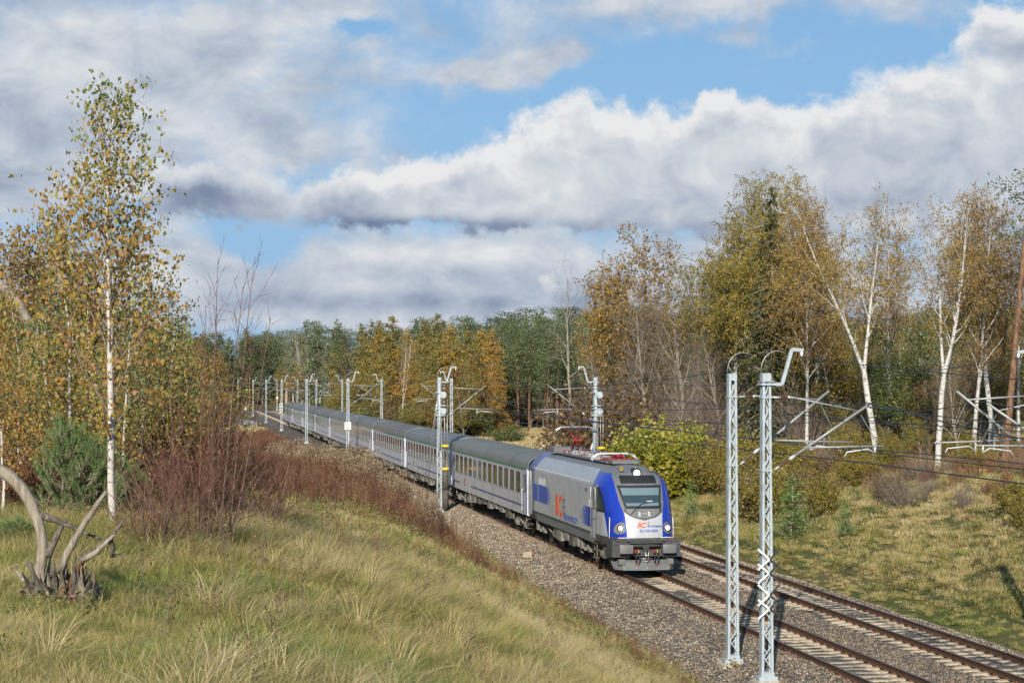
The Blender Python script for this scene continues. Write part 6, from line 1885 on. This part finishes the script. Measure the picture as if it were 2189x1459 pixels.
def scatter(name, label, cat, pts, rot, scl, tin, meshes):
    """one ground-cover object: points carrying instances through geometry nodes"""
    key = meshes[0].name
    if key not in _cols: _cols[key] = proto_coll('kit_'+key, meshes)
    n = len(pts)
    me = bpy.data.meshes.new(name); me.vertices.add(n); me.vertices.foreach_set('co', np.asarray(pts, np.float32).ravel())
    for nm, ty, arr in (('rot', 'FLOAT_VECTOR', rot), ('scl', 'FLOAT', scl), ('tin', 'FLOAT', tin)):
        at = me.attributes.new(nm, ty, 'POINT'); at.data.foreach_set('vector' if ty == 'FLOAT_VECTOR' else 'value', np.asarray(arr, np.float32).ravel())
    at = me.attributes.new('idx', 'INT', 'POINT'); at.data.foreach_set('value', np.random.RandomState(3).randint(0, len(meshes), n).astype(np.int32))
    o = link(name, me); tag(o, label, cat, None, 'stuff')
    ng = bpy.data.node_groups.new(name+'_nodes', 'GeometryNodeTree')
    ng.interface.new_socket('Geometry', in_out='INPUT', socket_type='NodeSocketGeometry'); ng.interface.new_socket('Geometry', in_out='OUTPUT', socket_type='NodeSocketGeometry')
    N = ng.nodes; i_ = N.new('NodeGroupInput'); o_ = N.new('NodeGroupOutput'); ip = N.new('GeometryNodeInstanceOnPoints'); ci = N.new('GeometryNodeCollectionInfo')
    ci.inputs['Collection'].default_value = _cols[key]; ci.inputs['Separate Children'].default_value = True; ci.inputs['Reset Children'].default_value = True
    def attr(nm, dt):
        a = N.new('GeometryNodeInputNamedAttribute'); a.data_type = dt; a.inputs['Name'].default_value = nm; return a.outputs['Attribute']
    L = ng.links
    L.new(i_.outputs[0], ip.inputs['Points']); L.new(ci.outputs[0], ip.inputs['Instance']); ip.inputs['Pick Instance'].default_value = True
    L.new(attr('idx', 'INT'), ip.inputs['Instance Index'])
    er = N.new('FunctionNodeEulerToRotation'); L.new(attr('rot', 'FLOAT_VECTOR'), er.inputs[0]); L.new(er.outputs[0], ip.inputs['Rotation'])
    L.new(attr('scl', 'FLOAT'), ip.inputs['Scale']); L.new(ip.outputs[0], o_.inputs[0])
    md = o.modifiers.new('cover', 'NODES'); md.node_group = ng
    return o
def sample(N, Y0, Y1, seed, power=1.0, pad=.30, xpad=1.5):
    r = np.random.RandomState(seed); u = r.rand(N)
    # density per square metre falls as Y**-power : pdf(Y) ~ Y**(1-power)
    e = 2-power
    Y = (Y0**e+(Y1**e-Y0**e)*u)**(1/e) if abs(e) > 1e-6 else Y0*(Y1/Y0)**u
    X = r.uniform(-1, 1, N)*(pad*Y+xpad)
    return X, Y, r
def patchy(X, Y):
    return (np.sin(X*.31+1.3)*np.cos(Y*.19+.6)+.7*np.sin(X*.83+Y*.47)+.5*np.sin(X*1.9-Y*1.1+2)+.35*np.sin(X*4.1+Y*3.3))/2.55
def rots(r, n, tilt=.12): return np.stack([r.normal(size=n)*tilt, r.normal(size=n)*tilt, r.uniform(0, 6.28, n)], 1)
def sc_(s): return np.interp(s[0], [40,55,68,100,150], [-7.2,-8.4,-9.8,-12.2,-13])
def crest(Y): return np.interp(Y, [45,50,56,62,75,100,150], [-7.0,-8.2,-9.4,-10.4,-11.0,-12.0,-13.0])
# foreground meadow
X, Y, r = sample(70000, 6.5, 60, 11, 1.2)
s = s_of(X, Y); k = (s < -4.3-.3*r.rand(len(s))); X, Y, s = X[k], Y[k], s[k]; n = len(X)
fp = np.sin(X*6.1+Y*2.3)*np.sin(Y*3.7-X*1.9)
tin = np.clip(.55+.52*patchy(X, Y)+.18*fp+r.normal(size=n)*.22-.06*np.clip((16-Y)/8, 0, 1)+.12*sm(X, -1, 6), 0, 1)
scl = (.55+.75*r.beta(1.6, 3.2, n)+.22*np.clip(patchy(X*2.3+3, Y*2.3), -1, 1))*np.clip(Y/16, .95, 1.2)*np.where(s > -6, .75, 1)
# shorter in front of the stump
scl *= np.where((Y < 14) & (X < -2.2), .7, 1)
scatter('meadow_grass', 'long green and straw-coloured grass covering the hill in the foreground', 'grass', np.stack([X, Y, ground(X, Y)], 1), rots(r, n), scl, tin, GR)
# sparser mid distance slopes, left and right
X, Y, r = sample(78000, 45, 300, 12, 1.1, .31)
s = s_of(X, Y); k = ((s < -4.5) | (s > 6.3+.7*r.rand(len(s)))); k &= ~((s < -17) & (Y > 110)); X, Y, s = X[k], Y[k], s[k]; n = len(X)
tin = np.clip(.59+.34*patchy(X*.6, Y*.6)+r.normal(size=n)*.15+.20*sm(s, 7, 16)*1.0+.42*sm(Y, 130, 170), 0, 1)
scl = (.62+.6*r.beta(1.5, 3, n)+.12*patchy(X*1.5, Y*1.5))*np.clip(Y/95, .85, 1.7)*np.where((s > 0) & (s < 9), .6, 1)*np.where((s < 0) & (s > -6), .7, 1)
scatter('bank_grass', 'dry grass on the railway banks and the meadow beyond', 'grass', np.stack([X, Y, ground(X, Y)], 1), rots(r, n), scl, tin, GF)
# herbs mixed in
X, Y, r = sample(9000, 8, 120, 13, 1.2, .31)
s = s_of(X, Y); k = ((s < -4.6) | (s > 7.5)) & (patchy(X*1.7+5, Y*1.7) > -.1); X, Y, s = X[k], Y[k], s[k]; n = len(X)
scatter('low_herbs', 'low leafy herbs scattered through the grass', 'herbs', np.stack([X, Y, ground(X, Y)], 1), rots(r, n), r.uniform(.35, 1.1, n)*np.clip(Y/40, .5, 1.3), r.rand(n), HB)
# red-brown weeds along the top of the cutting
X, Y, r = sample(26000, 34, 240, 14, .9, .30)
s = s_of(X, Y); c = crest(Y); wdt = np.interp(Y, [34,50,70,110,240], [.6,1.3,2.0,4.5,6]); d = (s-c)/wdt
k = (np.abs(d+.15*patchy(X*3, Y)) < 1.0) | ((d < 0) & (d > -3.5) & (patchy(X*2, Y*2) > .42) & (Y > 70)); k &= (s < -5.0) & (r.rand(len(s)) < np.interp(Y, [34,46,60], [.15,.5,1]))
X, Y, s, d = X[k], Y[k], s[k], d[k]; n = len(X)
pl_ = (d > .25) & (r.rand(n) < .55*np.clip((Y-52)/14, 0, 1)) & (Y < 150)
for sel, nm, lab, ms_ in ((~pl_, 'red_brown_weeds', 'band of dead red-brown weeds along the top of the cutting', WD), (pl_, 'reed_plumes', 'pale feathery plumes of tall weeds beside the railway', WP)):
    a, b = X[sel], Y[sel]; m = len(a)
    scatter(nm, lab, 'weeds', np.stack([a, b, ground(a, b)], 1), rots(r, m, .08), r.uniform(.55, 1.0, m)*np.interp(b, [34,50,66,95,240], [.45,.55,.9,1.35,1.6]), np.clip(r.normal(.42, .28, m), 0, 1), ms_)
# undergrowth under the left thicket and on the right bank
X, Y, r = sample(16000, 23, 60, 15, 1.0, .31)
u_ = 1094.5+F*X/Y; k = (u_ < 470-3*np.abs(Y-35)) & (r.rand(len(X)) < .55); X, Y = X[k], Y[k]; n = len(X)
scatter('thicket_undergrowth', 'rust-coloured undergrowth below the young birches', 'undergrowth', np.stack([X, Y, ground(X, Y)], 1), rots(r, n, .1), r.uniform(.35, .8, n), np.clip(r.normal(.5, .2, n), 0, 1), WD)
X, Y, r = sample(26000, 80, 210, 16, .8, .31, 3)
s = s_of(X, Y); u_ = 1094.5+F*X/Y; k = (s > np.interp(Y, [80,100,130,210], [17,15,17,22])) & (r.rand(len(X)) < .2) & (u_ > 1210); X, Y, s = X[k], Y[k], s[k]; n = len(X)
scatter('bank_undergrowth', 'brown and reddish undergrowth below the trees of the right bank', 'undergrowth', np.stack([X, Y, ground(X, Y)], 1), rots(r, n, .1), r.uniform(.4, 1.05, n), np.clip(r.normal(.78, .2, n), 0, 1), WD)
# loose stones of the ballast
r = np.random.RandomState(17); N_ = 190000
t_ = (44**.6+(150**.6-44**.6)*r.rand(N_))**(1/.6); s_ = r.uniform(-5.2, 7.2, N_)
on = ((np.abs(s_) < .80)) | ((np.abs(s_-4.08) < 1.3))
k = ~((on) & (r.rand(N_) < .93)); k &= ~((np.abs(np.abs(s_)-.76) < .10) | (np.abs(np.abs(s_-4.08)-.76) < .10)); t_, s_ = t_[k], s_[k]; n = len(t_)
zz = np.interp(s_, [p[0] for p in prof], [p[1] for p in prof])
X = X_NEAR-t_*SP+s_*CP; Y = t_*CP+s_*SP
rust = np.exp(-((np.abs(np.abs(s_)-.76)-.2)/.2)**2)
tin = np.clip(r.beta(2, 2.2, n)*1.0-.15*rust-.12*((s_ > 1) & (s_ < 3))+.05, 0, 1)
scatter('ballast_stones', 'loose crushed stones of the track ballast', 'gravel', np.stack([X, Y, zz+wob(s_*3, t_*3)*.12], 1), r.uniform(0, 6.28, (n, 3)), r.uniform(.035, .08, n)*np.clip(t_/70, .9, 1.5), tin, ST)

# long bleached tussocks and dry flower stalks in the meadow
X, Y, r = sample(2600, 8.5, 45, 21, 1.3)
s = s_of(X, Y); near = np.exp(-(((X+1.15)/.7)**2+((Y-10.6)/1.3)**2)) + np.exp(-(((X-.1)/.5)**2+((Y-12.5)/1.4)**2))*.5 + np.exp(-(((X+2.0)/.5)**2+((Y-15)/1.2)**2))*.7
k = (s < -5) & (r.rand(len(X)) < np.clip(near*1.0+.22*(patchy(X*2, Y*2+4) > .25), 0, 1)); X, Y = X[k], Y[k]; n = len(X)
LT = []
for i in range(3):
    v, q, t = tuft(770+i, 150, .46, .10, .0038, 1.35); LT.append(npmesh('tussock', v, q, L_GRASS, tint=np.clip(t+.25, 0, 1)))
scatter('straw_tussocks', 'long arching bleached grass tussocks in the meadow', 'grass', np.stack([X, Y, ground(X, Y)], 1), rots(r, n, .15), r.uniform(.6, 1.15, n), np.clip(r.normal(.85, .15, n), 0, 1), LT)
X, Y, r = sample(1500, 9, 60, 22, 1.0)
s = s_of(X, Y); k = (s < -5.5) & ((1094.5+F*X/Y) > 330); X, Y = X[k], Y[k]; n = len(X)
def stalk(seed):
    g = Veg(seed); S = dict(segs=[4,2], wig=[.06,.12], trop=[.02,.05], sides=[3,3], trunk_lv=9, leaf_lv=0, leaves=22, lspread=.012, nch=[6], start=[.4], ang=[32], angv=[10], len=[.28], lref=[1], shape=[one], rr=[.6], rmin=.0018, tip=.4)
    g.V['twig'] = []; g.Fq['twig'] = []
    g.grow((0,0,-.03), (g.r.uniform(-.25,.25), 0, 1), .5, .0032, 0, S); key = [kk_ for kk_ in g.V if len(g.V[kk_])][0]
    tv = np.concatenate(g.V[key]); tq = np.concatenate(g.Fq[key]); v, q, t = g.leaf_mesh(.02, .1, .7)
    return npmesh('stalk', np.concatenate([tv, v]), np.concatenate([tq, q+len(tv)]), L_WEED, tint=np.concatenate([np.full(len(tq), .4), np.clip(t*.6+.2, 0, 1)]))
SK = [stalk(780+i) for i in range(4)]
scatter('dry_stalks', 'thin brown dry flower stalks standing through the grass', 'weeds', np.stack([X, Y, ground(X, Y)], 1), rots(r, n, .12), r.uniform(.5, 1.2, n)*np.clip(Y/25, .8, 1.5), np.clip(r.normal(.45, .25, n), 0, 1), SK)
# ------------------------------------------------------------------ small things by the line
def at_rail(u, Y, z=None):
    X = (u-1094.5)/F*Y; return Vector((X, Y, gz_(X, Y) if z is None else z))
M_BRICK = mat('red_brick_wall', (.30,.11,.07), .85, 0, .25, 12, .5, 30)
# culvert parapet: red brick with concrete coping and pipe ends
cu_t = 155/CP
cv = empty('culvert_wall', trk(cu_t, -4.6, -.1), PHI, 'red brick culvert parapet with a pale concrete coping, half hidden by reed plumes', 'culvert')
b = MB()
for r_ in range(5):
    for k in range(26):
        b.box((0, -3.9+k*.3+(.15 if r_ % 2 else 0), .25+r_*.19), (.34, .285, .175))
b.build('brickwork', M_BRICK, cv)['kind'] = 'stuff'
c_ = MB(); c_.box((0, 0, .66), (.26, 7.8, 1.0)); c_.box((0, 0, 1.32), (.62, 8.4, .26)); c_.box((0, -4.1, .6), (.7, .5, 1.3)); c_.box((0, 4.1, .6), (.7, .5, 1.3)); c_.build('coping', M_CONC, cv)
M_BLUEM = mat('grey_blue_railing_paint', (.13,.19,.24), .5, .2, .1, 6)
rl = empty('platform_railing', trk(cu_t, -3.6, -.25), PHI, 'long grey-blue steel railing between the brick parapet and the train', 'railing')
p_ = MB(); p_.tube([(0,-9,1.55),(0,9,1.55)], .04, 6); p_.tube([(0,-9,.25),(0,9,.25)], .03, 6); p_.build('rail_tube', M_BLUEM, rl)
bm_ = MB(); bm_.box((0,0,0), (.03,.03,1.3)); bar_m = bm_.mesh('bar', M_BLUEM)
for k in range(73): link('bar', bar_m, rl, (0, -9+k*.25, .9))
sp = plant('sapling', bush(905, 2.6, 1.2, L_YELL, 9, 30, .11), at_rail(716, 118), 1.0, 'small sapling with orange and green leaves beside the reed plumes', 'sapling', None, 1.0)
# bent rail markers by the track
for (u, Y, lab, h) in ((797,118,'bent pale steel tube beside the third coach',2.2),(806,118,'second bent pale steel tube beside the third coach, the right one',2.2)):
    X = (u-1094.5)/F*Y; mb = MB(); mb.tube([(0,0,-.2),(0,0,1.2),(-.25,.3,2.0),(-.3,.6,2.35)], .045, 6); o = mb.build('bent_tube', M_MAST); o.location = (X, Y, gz_(X, Y)+.1); tag(o, lab, 'steel tube')
mk = MB(); mk.tube([(0,0,-.3),(0,0,.75)], .11, 8); mk.tube([(0,0,.75),(0,0,.95),(0,0,1.0)], [.16,.16,.08], 8); o = mk.build('marker_post', M_WHITE); X = (886-1094.5)/F*96; o.location = (X, 96, gz_(X, 96)+.1); tag(o, 'short white marker post in the weeds left of the weighted mast', 'post')
for u, lab in ((903, 'thin pale guy wire left of the mast with the weights'), (913, 'second thin pale guy wire next to the mast with the weights')):
    a = P(u-2, 1066, 116); b = P(u+9, 1010, 112); mb = MB(); mb.tube([a, P(937, 840, 112.6)], .018, 5); o = mb.build('guy_wire', M_STEEL); tag(o, lab, 'guy wire')
# concrete block on the ballast
cb = MB(); cb.box((0,0,0), (.42,.30,.26), 0, .2, .94); o = cb.build('concrete_block', M_SLEEP); q = trk(85.6, -2.55, -.30); o.location = q; tag(o, 'tan concrete block lying on the ballast beside the locomotive', 'concrete block')
# graffiti wall at the far left
gw = MB(); gw.box((0,0,.5), (.3, 11, 1.5)); o = gw.build('painted_wall', mat('graffiti_wall', (.26,.28,.33), .7, 0, .4, .8, dirt=(.5,.5,.52), dscale=.5)); o.location = P(527, 893, 300); o.location.z = gz_(o.location.x, 300); o.rotation_euler = (0,0,PHI+.25); tag(o, 'low pale painted wall far back left of the tracks', 'wall')
fs = MB(); fs.tube([(0,0,0),(0,0,1.6)], .1, 6); fs.box((0,0,1.8), (.5,.3,.6)); o = fs.build('track_signal', M_WHITE); o.location = P(525, 876, 400); o.location.z = -.2; tag(o, 'tiny white trackside signal at the far end of the tracks', 'signal')
# fence posts with angled tops beyond the far track
fm = MB(); fm.beam((0,0,-.3),(0,0,2.0), .11, .11); fm.beam((0,0,1.96),(.32,0,2.5), .10, .10); fmm = fm.mesh('fence_post', M_WHITE)
for u, Y, vt in ((1158,172,945),(1190,168,940),(1264,128,930),(1271,140,955),(1280,150,957)):
    X = (u-1094.5)/F*Y; o = link('fence_post', fmm); z = gz_(X, Y); H = HC+(813-vt)/F*Y-z; o.location = (X, Y, z); o.scale = (1, 1, max(.6, H/2.5)); tag(o, 'pale fence post with an angled top beyond the train', 'fence post', 'fence posts with angled tops beyond the train')
# ivy tuft on the foundation of the left front mast
iv = Veg(77); pos = iv.r.normal(size=(420, 3))*np.array([.15,.10,.20])+np.array([.02,-.42,-.25]); pos[:, 2] = np.minimum(pos[:, 2], .25)
v, q, t = iv.leaf_mesh(.075, .4, .8, extra=pos); o = link('creeper', npmesh('creeper', v, q, L_YELL, tint=t)); o.location = trk(t_of(1554, 15.65), SNEAR, ZB_); tag(o, 'yellow-orange creeper growing on the foundation of the left front mast', 'creeper')
fo = MB(); fo.box((0,0,-.75), (1.15,1.0,.9)); o = fo.build('lower_foundation', M_CONC, MASTS[1])
# dry stalks in the foreground
rr_ = random.Random(31)
for i, (u, Y, h) in enumerate(((605,13.5,.42),(910,20,.55),(905,21,.6),(350,12.5,.45),(660,15,.7),(500,17,.9),(1030,24,.6),(1075,26,.55),(760,22,.8),(690,20,1.0),(300,14.5,.5),(820,24,.8),(545,16,.8),(585,15,.6))):
    g = Veg(800+i); S = dict(segs=[5,3], wig=[.06,.12], trop=[.02,.05], sides=[4,3], trunk_lv=0, leaf_lv=0, leaves=26, lspread=.02, nch=[7], start=[.35], ang=[35], angv=[10], len=[.28], lref=[1], shape=[one], rr=[.6], rmin=.0025, tip=.4)
    g.grow((0,0,-.03), (rr_.uniform(-.2,.2), 0, 1), h, .005, 0, S); lm = g.leaf_mesh(.028, .1, .6)
    X = (u-1094.5)/F*Y
    plant('dry_stalk', g.meshes('stalk', B_TWIG, B_TWIG, L_BROWN, lm), (X, Y, gz_(X, Y)), 1, 'dry brown weed stalk standing in the meadow grass', 'plant', 'dry weed stalks in the meadow', 0, first='stem', second='leaves')
